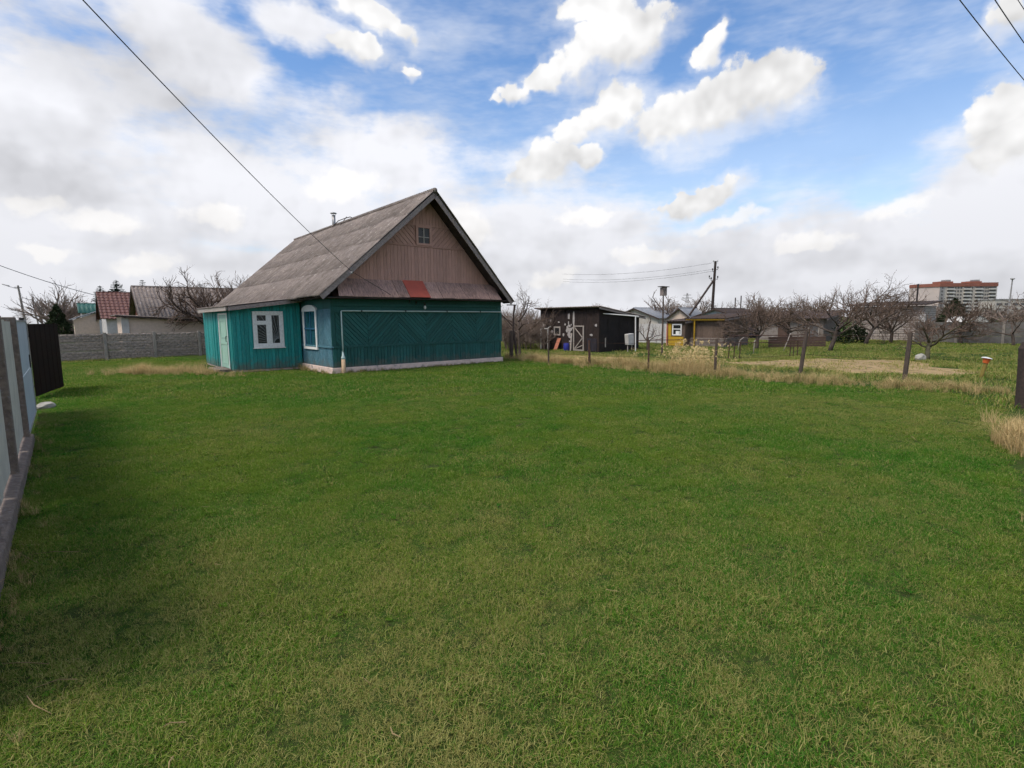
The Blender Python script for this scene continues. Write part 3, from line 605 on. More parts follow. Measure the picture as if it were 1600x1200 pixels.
g.tube([(gc[0] + 0.2 * math.cos(R(90 + q * 9)), AV - 0.012, gc[1] + 0.2 * math.sin(R(90 + q * 9))) for q in range(11)], 0.010, 4); hb(g, 'sunray_grille', 'grille', aw)
# annex roof and its boards
def ar(u): return 2.36 + (u - AX0) * 0.13 + 0.06
ar_root = MB(); ar_root.prism([(4.6, AV - 0.28, ar(4.6)), (7.35, AV - 0.28, ar(7.35)), (7.35, AV - 0.28, ar(7.35) + 0.025), (4.6, AV - 0.28, ar(4.6) + 0.025)],
                              [(4.6, 26.7, ar(4.6)), (7.35, 26.7, ar(7.35)), (7.35, 26.7, ar(7.35) + 0.025), (4.6, 26.7, ar(4.6) + 0.025)]); ar_root = hb(ar_root, 'annex_roof', 'dark_wood')
me_a = corr(1.05, 2.78, 8, 0.022); aa = math.atan(0.13)
for c in range(5):
    o = put('roof_sheet', me_a, ar_root); o.matrix_local = Matrix.Translation((4.52 - HU, AV - 0.31 + c * 1.06 - HV, ar(4.52) + 0.058 + 0.004 * (c % 2))) @ Matrix.Rotation(rnd.uniform(-.01, .01), 4, 'Z') @ Matrix.Rotation(-aa, 4, 'Y')
m = MB(); m.prism([(4.62, AV - 0.315, ar(4.62) - 0.13), (7.28, AV - 0.315, ar(7.28) - 0.13), (7.28, AV - 0.315, ar(7.28) + 0.01), (4.62, AV - 0.315, ar(4.62) + 0.01)], [(4.62, AV - 0.285, ar(4.62) - 0.13), (7.28, AV - 0.285, ar(7.28) - 0.13), (7.28, AV - 0.285, ar(7.28) + 0.01), (4.62, AV - 0.285, ar(4.62) + 0.01)]); hb(m, 'fascia_board', 'grey_wood', ar_root)
m = MB(); m.box(4.555, 4.585, AV - 0.25, 26.7, ar(4.58) - 0.125, ar(4.58) + 0.02); hb(m, 'eave_board', 'pale_wood', ar_root)
# gas pipe
GV = HV - 0.12
gp = MB(); gp.tube([(14.96, GV, 2.20), (7.66, GV, 2.225), (7.63, GV, 2.20), (7.63, GV - 0.01, 0.55)], 0.024, 8); gp = hb(gp, 'gas_pipe', 'gas_pipe', smooth=True)
m = MB(); m.lathe([(0.024, 0.80), (0.045, 0.62), (0.075, 0.56), (0.075, 0.50)], 10, (7.63, GV, 0)); hb(m, 'reducer', 'gas_pipe', gp, smooth=True)
m = MB(); m.lathe([(0.072, 0.52), (0.072, 0.03), (0.078, -0.1)], 10, (7.63, GV - 0.002, 0)); hb(m, 'casing', 'ochre_casing', gp, smooth=True)
for x in (8.4, 10.2, 12.1, 13.8):
    m = MB(); m.box(x - 0.02, x + 0.02, GV - 0.005, HV - 0.03, 2.185, 2.20); m.box(x - 0.025, x + 0.025, GV - 0.03, GV + 0.03, 2.19, 2.25); hb(m, 'clip', 'black_iron', gp)
# lamp and insulators under the pent roof
m = MB(); m.tube([(11.05, HV - 0.02, 2.56), (11.05, HV - 0.16, 2.56), (11.05, HV - 0.16, 2.50)], 0.015, 6); m.lathe([(0.04, 2.50), (0.045, 2.45), (0.03, 2.44)], 10, (11.05, HV - 0.16, 0)); wlamp = hb(m, 'wall_lamp', 'black_iron')
m = MB(); m.lathe([(0.028, 2.44), (0.05, 2.38), (0.045, 2.33), (0.02, 2.30)], 12, (11.05, HV - 0.16, 0)); hb(m, 'bulb', 'porcelain', wlamp, smooth=True)
for x, z in ((10.4, 2.60), (10.68, 2.53)):
    m = MB(); m.tube([(x, HV - 0.02, z - 0.05), (x, HV - 0.12, z - 0.05), (x, HV - 0.12, z)], 0.01, 5); m.lathe([(0.03, 0), (0.035, 0.02), (0.022, 0.04), (0.03, 0.07)], 8, (x, HV - 0.12, z)); hb(m, 'insulator', 'black_iron')
m = MB(); m.tube([(7.83, VF - 0.03, 3.50), (7.80, VF - 0.14, 3.52)], 0.012, 5); m.lathe([(0.03, 3.48), (0.04, 3.52), (0.025, 3.57)], 8, (7.80, VF - 0.14, 0)); hb(m, 'insulator', 'galv')
# gutter stub at the far corner
m = MB(); m.box(15.0, 15.5, VF + 0.1, VF + 0.2, 2.48, 2.52); hb(m, 'eave_bracket', 'dark_wood')

# ------------------------------------------------------------------ fences by the lawn
FU = -0.54                              # line of the fence beside the camera
cf = thing('panel_fence', 'grey concrete post fence with pale flat sheets on a low plinth', 'fence', L(FU, 3.0), YAW)
FO = (FU, 3.0, 0)
def fb(mb, name, mt, parent=cf, **k): return mb.build(name, mt, parent, FO, **k)
posts = [3.55, 5.95, 8.45, 11.15]
for v in posts:
    tl = rnd.uniform(-0.01, 0.01)
    m = MB(); m.prism([(FU - 0.16, v - 0.09, -0.1), (FU, v - 0.09, -0.1), (FU, v + 0.09, -0.1), (FU - 0.16, v + 0.09, -0.1)], [(FU - 0.16 + tl, v - 0.08, 1.97), (FU + tl, v - 0.08, 1.97), (FU + tl, v + 0.08, 1.97), (FU - 0.16 + tl, v + 0.08, 1.97)]); fb(m, 'post', 'rough_concrete', bevel=0.012)
for a, b in zip(posts[:-1], posts[1:]):
    gap = 0.10
    w = (b - a - 0.18 - gap)
    for k in range(2):
        s0 = a + 0.09 + gap * (0.3 + 0.7 * k) + k * w / 2
        m = MB(); m.box(FU - 0.065 - 0.014 * k, FU - 0.052 - 0.014 * k, s0, s0 + w / 2 - 0.01, 0.16, 1.93 - 0.03 * rnd.random()); fb(m, 'sheet', 'light_sheet')
    m = MB(); m.box(FU - 0.105, FU - 0.068 - 0.02, a + 0.09, b - 0.09, 0.35, 0.43); m.box(FU - 0.105, FU - 0.088, a + 0.09, b - 0.09, 1.5, 1.58); fb(m, 'rail', 'dark_wood')
m = MB()
pts = [3.0 + 0.4 * k for k in range(22)]
m.prism([(FU - 0.16, 3.0, -0.1), (FU + 0.05, 3.0, -0.1), (FU + 0.04, 3.0, 0.13), (FU - 0.16, 3.0, 0.15)], [(FU - 0.16, 11.4, -0.1), (FU + 0.05, 11.4, -0.1), (FU + 0.04, 11.4, 0.11), (FU - 0.16, 11.4, 0.13)])
fb(m, 'plinth', 'rough_concrete', bevel=0.02)
# blue-white sheet leaf
bl = thing('sheet_gate', 'pale blue sheet metal gate leaf in two pieces beside the concrete post fence', 'gate', L(FU - 0.03, 11.3), YAW)
BO = (FU - 0.03, 11.3, 0)
for z0, z1 in ((0.08, 0.985), (1.0, 1.90)):
    m = MB(); m.box(FU - 0.05, FU - 0.035, 11.34, 14.72, z0, z1); m.build('sheet', 'blue_sheet', bl, BO)
m = MB()
for a, b, c, e in ((11.3, 11.34, 0.06, 1.92), (14.72, 14.77, 0.06, 1.95), (11.34, 14.72, 1.90, 1.93), (11.34, 14.72, 0.055, 0.08)): m.box(FU - 0.06, FU - 0.02, a, b, c, e)
m.build('frame', 'galv', bl, BO)
m = MB(); m.box(FU - 0.13, FU - 0.055, 14.80, 14.88, -0.1, 1.99); m.build('gate_post', 'black_iron', bl, BO)
m = MB(); m.box(FU - 0.034, FU - 0.015, 14.40, 14.46, 0.99, 1.25); m.build('latch', 'black_iron', bl, BO)
# dark leaf swung into the plot
P0, P1 = L(-0.66, 17.6), L(-0.13, 19.95)
dgl = (P1 - P0).length; dgz = math.atan2(P1.y - P0.y, P1.x - P0.x)
dg = thing('dark_gate', 'dark brown sheet metal gate leaf standing open into the garden', 'gate', P0, dgz)
for k in range(6):
    a = k * dgl / 6
    m = MB(); m.prism([(a + 0.003, -0.012, 0.07), (a + 0.06, -0.018, 0.07), (a + dgl / 6 - 0.003, -0.012, 0.07), (a + dgl / 6 - 0.003, 0.0, 0.07), (a + 0.003, 0.0, 0.07)], [(a + 0.003, -0.012, 1.86), (a + 0.06, -0.018, 1.86), (a + dgl / 6 - 0.003, -0.012, 1.86), (a + dgl / 6 - 0.003, 0.0, 1.86), (a + 0.003, 0.0, 1.86)]); m.build('sheet', 'brown_gate', dg)
m = MB(); m.box(0, dgl, 0.002, 0.04, 0.30, 0.35); m.box(0, dgl, 0.002, 0.04, 1.55, 1.60); m.box(0, 0.04, 0.042, 0.08, 0.05, 1.88); m.box(dgl - 0.04, dgl, 0.042, 0.08, 0.05, 1.88); m.build('frame', 'brown_gate', dg)
m = MB(); m.box(-0.12, -0.03, 0.0, 0.09, -0.1, 1.95); m.build('hinge_post', 'black_iron', dg)
# white stone by the gate
def rock(name, label, p, sx, sy, sz, mt, seed, rz=0.0):
    r = random.Random(seed); m = MB(); n, k = 10, 6; m.v.append((0, 0, -sz * 0.3))
    for j in range(1, k):
        ph = math.pi * j / k
        for i in range(n):
            a = 2 * math.pi * i / n; q = r.uniform(0.82, 1.12); m.v.append((sx * q * math.sin(ph) * math.cos(a), sy * q * math.sin(ph) * math.sin(a), sz * (0.35 - 0.65 * math.cos(ph)) * r.uniform(0.9, 1.08)))
    m.v.append((0, 0, sz))
    for i in range(n): m.f.append((0, 1 + (i + 1) % n, 1 + i)); m.f.append((len(m.v) - 1, 1 + (k - 2) * n + i, 1 + (k - 2) * n + (i + 1) % n))
    for j in range(k - 2):
        for i in range(n): a = 1 + j * n + i; b = 1 + j * n + (i + 1) % n; m.f.append((a, b, b + n, a + n))
    o = m.build(name, mt); o.location = (p.x, p.y, gz(p.x, p.y)); o.rotation_euler = (0, 0, rz); return tag(o, label, 'stone')
p = G(72, 636); rock('stone', 'pale stone lying in the grass below the blue sheet gate', p, 0.19, 0.13, 0.14, 'white_stone', 4, 0.6)
p = G(1438, 563); rock('stone', 'round whitish stone at the foot of the leaning fruit tree', p, 0.27, 0.2, 0.32, 'white_stone', 8, 0.2)

# concrete panel fence behind the annex
ff = thing('concrete_fence', 'concrete panel fence with stone relief behind the house annex', 'fence', L(-9.0, 34.4), YAW)
BV = 34.4
bays = [-9.0 + 2.12 * k for k in range(12)]
for k, u in enumerate(bays):
    m = MB(); m.box(u - 0.07, u + 0.07, -0.09, 0.09, -0.1, 1.38); m.build('post', 'concrete', ff, (-9.0, 0, 0), bevel=0.01)
def relief_slab(w, h, seed):
    r = random.Random(seed); m = MB(); nx, nz = 7, 3; m.box(0, w, 0.0, 0.05, 0, h)
    for j in range(nz):
        off = 0 if j % 2 == 0 else -0.5
        for i in range(nx + 1):
            a = max(0.03, (i + off) * w / nx + r.uniform(0.01, 0.03)); b = min(w - 0.03, (i + 1 + off) * w / nx - r.uniform(0.0, 0.02)); c = 0.02 + j * (h - 0.04) / nz + 0.008; e = 0.02 + (j + 1) * (h - 0.04) / nz - 0.008
            if b - a < 0.05: continue
            d = r.uniform(0.012, 0.03); m.prism([(a, 0, c), (b, 0, c), (b, 0, e), (a, 0, e)], [(a + 0.02, -d, c + 0.015), (b - 0.02, -d, c + 0.015), (b - 0.02, -d, e - 0.015), (a + 0.02, -d, e - 0.015)])
    me = m.mesh('slab'); me.materials.append(MATS['fence_stone']); return me
slabs = [relief_slab(1.98, 0.425, q) for q in range(4)]
for k in range(len(bays) - 1):
    for j in range(3):
        o = put('slab', slabs[(k * 2 + j * 3) % 4], ff); o.location = (bays[k] + 9.0 + 0.07, -0.02, 0.02 + j * 0.44)

# wire fence between the plots
wf_px = [(857, 568, 0.98), (921, 571, 1.02), (1013, 577, 1.05), (1117, 583, 1.15), (1250, 582, 1.40), (1413, 592, 1.38)]
wf = [G(x, y) for x, y, h in wf_px]
wfo = thing('wire_fence', 'sagging wire fence on thin dark posts along the lawn edge', 'fence', wf[0], 0)
tops = []
for i, (p, (x, y, h)) in enumerate(zip(wf, wf_px)):
    q = p - wf[0]; ln = Vector((rnd.uniform(-0.04, 0.04), rnd.uniform(-0.04, 0.04), h)); rr = 0.035 if i in (0, 2) else 0.05
    if i >= 4: ln.x += 0.10; rr = 0.065
    m = MB(); m.tube([q + Vector((0, 0, -0.15)), q + ln * 0.5, q + ln], [rr, rr * 0.97, rr * 0.9], 7); m.build('post', 'rust_iron' if i in (1, 2) else 'post_wood', wfo); tops.append(q + ln)
for i in range(len(wf) - 1):
    for t in (0.45, 0.92):
        a = (wf[i] - wf[0]).lerp(tops[i], t); b = (wf[i + 1] - wf[0]).lerp(tops[i + 1], t); sag = 0.05 if t < 0.5 else 0.03
        m = MB(); m.tube([a.lerp(b, s) - Vector((0, 0, sag * 4 * s * (1 - s))) for s in (0, 0.25, 0.5, 0.75, 1)], 0.005, 3); m.build('wire_strand', 'rust_iron', wfo)
# post at the house corner with a prop
p = G(801, 561); pw = thing('clothesline_post', 'grey wooden post with a thin forked pole beside the house corner', 'post', p, 0)
m = MB(); m.tube([(-0.06, 0, -0.1), (-0.05, 0, 1.35)], 0.10, 8); m.build('stump_post', 'post_wood', pw)
m = MB(); m.tube([(0.22, 0.1, -0.1), (0.12, 0.08, 0.7), (0.04, 0.05, 1.35), (0.06, 0.0, 2.1), (0.12, 0.0, 2.55)], [0.06, 0.055, 0.05, 0.045, 0.055], 7); m.tube([(0.06, 0.05, 1.5), (-0.35, 0.1, 1.95), (-0.55, 0.1, 2.15)], [0.035, 0.03, 0.025], 6); m.build('pole', 'dark_wood', pw)

# ------------------------------------------------------------------ trees
def norm(v): v = Vector(v); v.normalize(); return v
def grow(tr, cr, p, d, length, rad, lvl, P, r):
    seg = P['seg'][lvl]; n = max(2, int(length / seg)); pts = [p.copy()]; rads = [rad]; dirs = [d.copy()]
    end = rad * P['taper'][lvl]
    for i in range(n):
        j = Vector((r.gauss(0, 1), r.gauss(0, 1), r.gauss(0, 1))) * P['wob'][lvl]
        d = norm(d + j + Vector((0, 0, P['up'][lvl])))
        p = p + d * (length / n); pts.append(p.copy()); dirs.append(d.copy()); rads.append(rad + (end - rad) * (i + 1) / n)
    (tr if lvl <= P['trunk_lvls'] else cr).tube(pts, rads, (8, 6, 4, 3, 3)[lvl], cap=lvl < 2)
    if lvl + 1 >= len(P['n']): return
    k = P['n'][lvl + 1]
    k = int(k * r.uniform(0.8, 1.2) * (1 if lvl == 0 else min(1.3, max(0.35, length / P['len'][lvl])))) or 1
    for c in range(k):
        t = P['start'][lvl] + (1 - P['start'][lvl]) * ((c + r.uniform(0.1, 0.9)) / k)
        x = t * n; i = min(n - 1, int(x)); q = pts[i].lerp(pts[i + 1], x - i); dd = dirs[i + 1]
        side = dd.cross(Vector((r.gauss(0, 1), r.gauss(0, 1), r.gauss(0, 1)))); side.normalize()
        if lvl == 0:
            a = 2.4 * c + r.uniform(-0.4, 0.4); side = Vector((math.cos(a), math.sin(a), 0))
        sp = P['spread'][lvl] * r.uniform(0.75, 1.25)
        nd = norm(dd * math.cos(sp) + side * math.sin(sp))
        ln = P['len'][lvl + 1] * r.uniform(0.6, 1.15) * (1.15 - 0.55 * t if lvl > 0 else 1)
        rr = min((rads[i] * 0.8), P['rad'][lvl + 1] * r.uniform(0.8, 1.2))
        grow(tr, cr, q, nd, ln, rr, lvl + 1, P, r)
APPLE = dict(seg=[0.25, 0.3, 0.22, 0.16, 0.12], wob=[0.10, 0.17, 0.22, 0.22, 0.2], up=[0.02, 0.02, 0.07, 0.10, 0.1], taper=[0.75, 0.3, 0.3, 0.4, 0.5], n=[1, 8, 10, 9, 4], start=[0.55, 0.22, 0.15, 0.1, 0],
             spread=[0.95, 0.75, 0.7, 0.7, 0.6], len=[1.2, 2.1, 1.15, 0.6, 0.3], rad=[0.11, 0.05, 0.023, 0.0135, 0.0105], trunk_lvls=1)
def params(base, sc=1.0, **k):
    P = {a: (list(b) if isinstance(b, list) else b) for a, b in base.items()}
    P['len'] = [x * sc for x in P['len']]; P['rad'] = [x * sc ** 0.5 for x in P['rad']]; P['seg'] = [x * sc for x in P['seg']]
    for a, b in k.items(): P[a] = b
    return P
def tree(name, label, p, P, seed, lean=(0, 0, 1), bark='bark', twig='twig', cat='tree', group=None):
    r = random.Random(seed); tr, cr = MB(), MB()
    grow(tr, cr, Vector((0, 0, -0.1)), norm(lean), P['len'][0], P['rad'][0], 0, P, r)
    t = thing(name, label, cat, p, 0, group)
    tr.build('trunk', bark, t, smooth=True); o = cr.build('crown', twig, t)
    return t
# beside the house
tree('apple_tree', 'young bare tree with wide open crown between the teal house and the black shed', G(812, 556), params(APPLE, 0.92, n=[1, 7, 7, 7, 4], len=[1.9, 2.0, 1.15, 0.62, 0.34], rad=[0.085, 0.042, 0.022, 0.011, 0.007]), 11, (0.12, 0, 1), group='bare fruit trees in the gardens')
# behind the house roof
p = AT(345, 500, 33); p.z = 0; tree('apple_tree', 'broad bare tree rising behind the roof of the teal house', p, params(APPLE, 1.55, n=[1, 13, 11, 9, 4], len=[2.5, 2.9, 1.7, 0.9, 0.45], rad=[0.2, 0.085, 0.040, 0.024, 0.017], spread=[0.85, 0.7, 0.65, 0.6, 0.6]), 5, (0.0, 0.05, 1), twig='twig', group='bare fruit trees in the gardens')
# neighbours' orchard
ORCH = [((1182, 545), 0.95, 21, (0.05, 0, 1), 'bare spreading apple tree before the grey ruined hut', {}),
        ((1232, 538), 1.05, 22, (-0.1, 0, 1), 'bare apple tree with arching boughs behind the pipe rail', {}),
        ((1296, 548), 1.22, 23, (0.05, 0.05, 1), 'tallest bare orchard tree with upright shoots above the evergreen bush', dict(up=[0.02, 0.10, 0.10, 0.14, 0.1])),
        ((1352, 538), 1.25, 24, (0.2, 0, 1), 'wide bare tree with slanting boughs covering the brick outbuilding', dict(n=[1, 9, 9, 8, 4])),
        ((1392, 535), 1.0, 29, (0.1, 0, 1), 'dense bare tree before the brick outbuilding wall', dict(n=[1, 9, 9, 8, 4])),
        ((1448, 562), 0.82, 25, (0.5, 0.1, 1), 'leaning fruit tree with forked greenish trunk beside the whitish stone', dict(spread=[0.9, 0.7, 0.7, 0.7, 0.6])),
        ((1500, 537), 0.95, 26, (-0.1, 0, 1), 'low bare tree in front of the plain grey fence', {}),
        ((1583, 540), 0.8, 27, (0, 0, 1), 'thin bare tree near the lamp post by the grey fence', dict(n=[1, 5, 5, 4, 3])),
        ((1012, 548), 0.75, 30, (0.1, 0, 1), 'thin bare tree close behind the birdhouse pole', dict(n=[1, 5, 5, 5, 3])),
        ((965, 528), 1.0, 31, (0, 0, 1), 'bare tree standing behind the black shed roof', dict(n=[1, 6, 7, 6, 3]))]
for (x, y), sc, sd_, ln, lab, kw in ORCH:
    tree('apple_tree', lab, G(x, y), params(APPLE, sc * (1.10 if x > 1160 and sd_ not in (25, 27) else 1.0), **kw), sd_, ln, group='bare fruit trees in the gardens', bark='bark_mossy' if sd_ == 25 else 'bark')
p = AT(1660, 500, 26); p.z = 0; tree('apple_tree', 'bare tree reaching in with thin twigs above the dark edge post', p, params(APPLE, 1.1), 41, group='bare fruit trees in the gardens')

# leafy and needled plants made of many small faces
def leaf_cloud(m, r, pts, size, flat=0.5):
    for p in pts:
        a = norm((r.gauss(0, 1), r.gauss(0, 1), r.gauss(0, flat))); b = a.cross(norm((r.gauss(0, 1), r.gauss(0, 1), r.gauss(0, 1)))); s = size * r.uniform(0.6, 1.3); p = Vector(p)
        m.add([p - a * s, p + b * s * 0.35, p + a * s, p - b * s * 0.35], [(0, 1, 2, 3)])
def thuja(name, label, p, h, w, seed, mt='thuja'):
    r = random.Random(seed); t = thing(name, label, 'tree', p); m = MB(); pts = []
    for k in range(int(1500)):
        f = r.random() ** 1.2; z = h * (0.02 + 0.98 * f); rad = w / 2 * (1 - f) ** 0.7 * (0.85 + 0.25 * math.sin(z * 5 + seed) * r.random()); a = r.uniform(0, 6.283); q = rad * r.uniform(0.65, 1.05); pts.append((q * math.cos(a), q * math.sin(a), z))
    leaf_cloud(m, r, pts, w * 0.075, 1.5); m.build('crown', mt, t); m = MB(); m.tube([(0, 0, -0.1), (0, 0, h * 0.9)], [w * 0.06, w * 0.01], 6); m.build('trunk', 'bark', t); return t
def spruce(label, p, h, w, seed):
    r = random.Random(seed); t = thing('spruce_tree', label, 'tree', p, 0, 'spruces behind the village houses'); m = MB(); tr = MB(); tr.tube([(0, 0, -0.1), (0, 0, h)], [w * 0.045, w * 0.005], 6); tr.build('trunk', 'bark', t)
    z = h * 0.12
    while z < h * 0.99:
        f = 1 - z / h; n = 7
        for k in range(n):
            a = 2 * math.pi * k / n + r.uniform(-0.4, 0.4); ln = w / 2 * f ** 0.62 * r.uniform(0.6, 1.15) + 0.12; pts = []
            for q in range(14):
                s = (q + r.random()) / 14; pts.append((ln * s * math.cos(a), ln * s * math.sin(a), z - ln * 0.28 * s + ln * 0.12 * s * s))
            leaf_cloud(m, r, pts, max(0.12, ln * 0.2), 0.4)
        z += h * 0.026 * r.uniform(0.8, 1.2)
    m.build('crown', 'needle', t); return t
for x, y0, D, w, sd_, lab in ((156, 446, 88, 5.2, 1, 'dark spruce left standing behind the red tiled roof ridge'), (181, 437, 88, 6.4, 2, 'bigger dark spruce with ragged top behind the red tiled roof'), (222, 437, 96, 4.6, 3, 'spruce top peeping over the corrugated roof'), (312, 442, 96, 4.4, 4, 'spruce seen through the bare crown behind the teal house')):
    q = AT(x, y0, D); h = q.z; q.z = 0; spruce(lab.replace(' left', ''), q, h, w, sd_)
q = AT(87, 477, 60); h = q.z; q.z = 0; thuja('thuja', 'dark cone-shaped evergreen behind the dark gate leaf', q, h, 3.4, 6)
q = AT(1492, 468, 62); h = q.z; q.z = 0; thuja('thuja', 'dark cone-shaped evergreen before the apartment block', q, h, 4.4, 7)
q = G(1330, 536); t = thing('evergreen_bush', 'dense dark green bush among the bare orchard trees', 'bush', q); r = random.Random(12); m = MB(); pts = []
for k in range(1500):
    a = r.uniform(0, 6.28); e = r.uniform(0, 1); q = r.uniform(0.55, 1.05) * (1 + 0.2 * math.sin(3 * a)); pts.append((1.25 * q * math.cos(a) * math.sqrt(1 - e * e), 1.0 * q * math.sin(a) * math.sqrt(1 - e * e), 0.05 + 1.5 * q * e))
leaf_cloud(m, r, pts, 0.12, 1.0); m.build('foliage', 'thuja', t); m = MB()
for k in range(5): a = k * 1.26; m.tube([(0.08 * math.cos(a), 0.08 * math.sin(a), -0.05), (0.4 * math.cos(a), 0.4 * math.sin(a), 0.9)], [0.03, 0.012], 5)
m.build('stem', 'bark', t)
# far woods: one mass
def woods(name, label, spots, seed, mt='twig_far', sc=1.0, **kw):
    r = random.Random(seed); m = MB()
    P = params(APPLE, sc, n=[1, 6, 6, 5], len=[2.2 * sc, 2.6 * sc, 1.6 * sc, 0.9 * sc], rad=[0.16, 0.09, 0.05, 0.032], up=[0.02, 0.10, 0.12, 0.12], seg=[0.8, 0.7, 0.6, 0.5])
    P.update(kw)
    for p in spots:
        mb = MB(); grow(mb, mb, Vector((0, 0, 0)), Vector((0, 0, 1)), P['len'][0], P['rad'][0], 0, P, r); s = r.uniform(0.7, 1.2); m.add([(v[0] * s + p.x, v[1] * s + p.y, v[2] * s) for v in mb.v], mb.f)
    o = m.build(name, mt); return tag(o, label, 'woodland', kind='stuff')
def spots(x0, x1, D0, D1, n, seed):
    r = random.Random(seed); out = []
    for k in range(n):
        q = AT(r.uniform(x0, x1), 500, r.uniform(D0, D1)); q.z = 0; out.append(q)
    return out
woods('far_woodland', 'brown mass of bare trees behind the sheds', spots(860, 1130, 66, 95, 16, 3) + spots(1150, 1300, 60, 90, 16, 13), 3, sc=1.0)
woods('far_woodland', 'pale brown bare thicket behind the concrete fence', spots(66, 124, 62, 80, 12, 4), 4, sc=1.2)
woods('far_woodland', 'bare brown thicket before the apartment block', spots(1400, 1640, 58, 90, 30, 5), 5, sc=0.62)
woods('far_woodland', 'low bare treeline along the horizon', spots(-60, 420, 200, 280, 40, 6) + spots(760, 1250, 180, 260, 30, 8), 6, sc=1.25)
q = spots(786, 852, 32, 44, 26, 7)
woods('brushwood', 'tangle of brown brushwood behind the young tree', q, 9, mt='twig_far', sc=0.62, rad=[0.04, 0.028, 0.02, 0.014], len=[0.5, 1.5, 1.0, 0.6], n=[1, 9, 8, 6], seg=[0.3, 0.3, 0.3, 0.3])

# ------------------------------------------------------------------ neighbours' buildings
def corr_patch(A, B, C, D, waves, amp, thick=0.03, steps=0):   # A-B eave, D-C ridge, ribs run up the slope
    A, B, C, D = map(Vector, (A, B, C, D)); nn = (B - A).cross(D - A); nn.normalize()
    if nn.z < 0: nn = -nn
    m = MB(); n = max(4, waves * 4); rows = [0.0, 1.0]
    if steps:
        rows = []
        for k in range(steps): rows += [(k, 0.0), (k + 0.999, 1.0)]
        rows = [(a / steps, s) for a, s in rows]
    else: rows = [(0.0, 0), (1.0, 0)]
    for side in (0, 1):
        for t, s in rows:
            for i in range(n + 1):
                f = i / n; p = A.lerp(B, f).lerp(D.lerp(C, f), t); m.v.append(tuple(p + nn * (amp * math.sin(f * waves * 2 * math.pi) + (thick if side else 0) + (0.035 * (1 - s) if steps and side else 0))))
    k = n + 1; R_ = len(rows)
    for j in range(R_ - 1):
        for i in range(n):
            a = j * k + i; m.f.append((a, a + 1, a + k + 1, a + k)); a += R_ * k; m.f.append((a, a + k, a + k + 1, a + 1))
    for i in range(n): a = i; m.f.append((a, a + R_ * k, a + R_ * k + 1, a + 1))
    for j in range(R_ - 1):
        for c in (0, n): a = j * k + c; m.f.append((a, a + k, a + k + R_ * k, a + R_ * k))
    return m
def gable_house(name, label, cat, u0, u1, v0, v1, ze, zr, wm, rm, over=0.3, pitch=0.28, amp=0.03, steps=0, gable_m=None, rz=YAW, org=None):
    """A house with its ridge along u; walls, two roof slopes, gable boards, boards along the edges."""
    O = (u0, v0, 0); t = thing(name, label, cat, org if org is not None else L(u0, v0), rz, {'village_house': 'village houses behind the concrete fence', 'garden_house': 'garden houses beyond the huts'}.get(name)); vm = (v0 + v1) / 2
    m = MB(); m.box(u0, u1, v0, v1, -0.2, ze); m.build('wall', wm, t, O)
    for ua, ub in ((u0, u0 + 0.12), (u1 - 0.12, u1)):
        m = MB(); pr = [(v0, ze), (v1, ze), (vm, zr - 0.06)]; m.prism([(ua, v, z) for v, z in pr], [(ub, v, z) for v, z in pr]); m.build('gable', gable_m or wm, t, O)
    sl = (zr - ze) / (vm - v0); w = int((u1 - u0 + 2 * over) / pitch)
    for s in (-1, 1):
        ve = v0 - over if s < 0 else v1 + over
        m = corr_patch((u0 - over, ve, ze - sl * over + 0.03), (u1 + over, ve, ze - sl * over + 0.03), (u1 + over, vm, zr + 0.03), (u0 - over, vm, zr + 0.03), w, amp, steps=steps); m.build('roof_slope', rm, t, O, smooth=not steps)
    for u in (u0 - over - 0.03, u1 + over):
        m = MB()
        for s in (-1, 1):
            ve = v0 - over if s < 0 else v1 + over; m.prism([(u, ve, ze - sl * over - 0.12), (u, vm, zr - 0.12), (u, vm, zr + 0.05), (u, ve, ze - sl * over + 0.05)], [(u + 0.03, ve, ze - sl * over - 0.12), (u + 0.03, vm, zr - 0.12), (u + 0.03, vm, zr + 0.05), (u + 0.03, ve, ze - sl * over + 0.05)])
        m.build('verge_board', 'dark_wood', t, O)
    m = MB(); m.tube([(u0 - over, vm, zr + 0.06), (u1 + over, vm, zr + 0.06)], 0.08, 6); m.build('ridge_cap', rm, t, O)
    return t, O
# low stuccoed outbuilding
O = (2.62, 37.5, 0); ob = thing('outbuilding', 'low beige stucco outbuilding with sloping dark roof edge behind the concrete fence', 'building', L(2.62, 37.5), YAW)
m = MB(); m.prism([(2.62, 37.5, -0.2), (9.5, 37.5, -0.2), (9.5, 37.5, 1.80), (2.62, 37.5, 2.24)], [(2.62, 41.5, -0.2), (9.5, 41.5, -0.2), (9.5, 41.5, 1.80), (2.62, 41.5, 2.24)]); m.build('wall', 'stucco_beige', ob, O)
m = corr_patch((9.8, 37.2, 1.80), (9.8, 41.8, 1.80), (2.3, 41.8, 2.28), (2.3, 37.2, 2.28), 18, 0.025, 0.03); m.build('roof', 'slate', ob, O, smooth=True)
m = MB(); m.prism([(2.3, 37.18, 2.20), (9.8, 37.18, 1.72), (9.8, 37.18, 1.80), (2.3, 37.18, 2.28)], [(2.3, 37.22, 2.20), (9.8, 37.22, 1.72), (9.8, 37.22, 1.80), (2.3, 37.22, 2.28)]); m.build('fascia_board', 'dark_wood', ob, O)
m = MB(); m.box(2.56, 2.9, 37.44, 37.5, -0.1, 2.15); m.build('corner_render', 'pale_wall', ob, O)
m = MB(); m.tube([(7.6, 37.5, 1.72), (7.6, 37.3, 1.72)], 0.05, 8); m.build('flue', 'black_iron', ob, O)
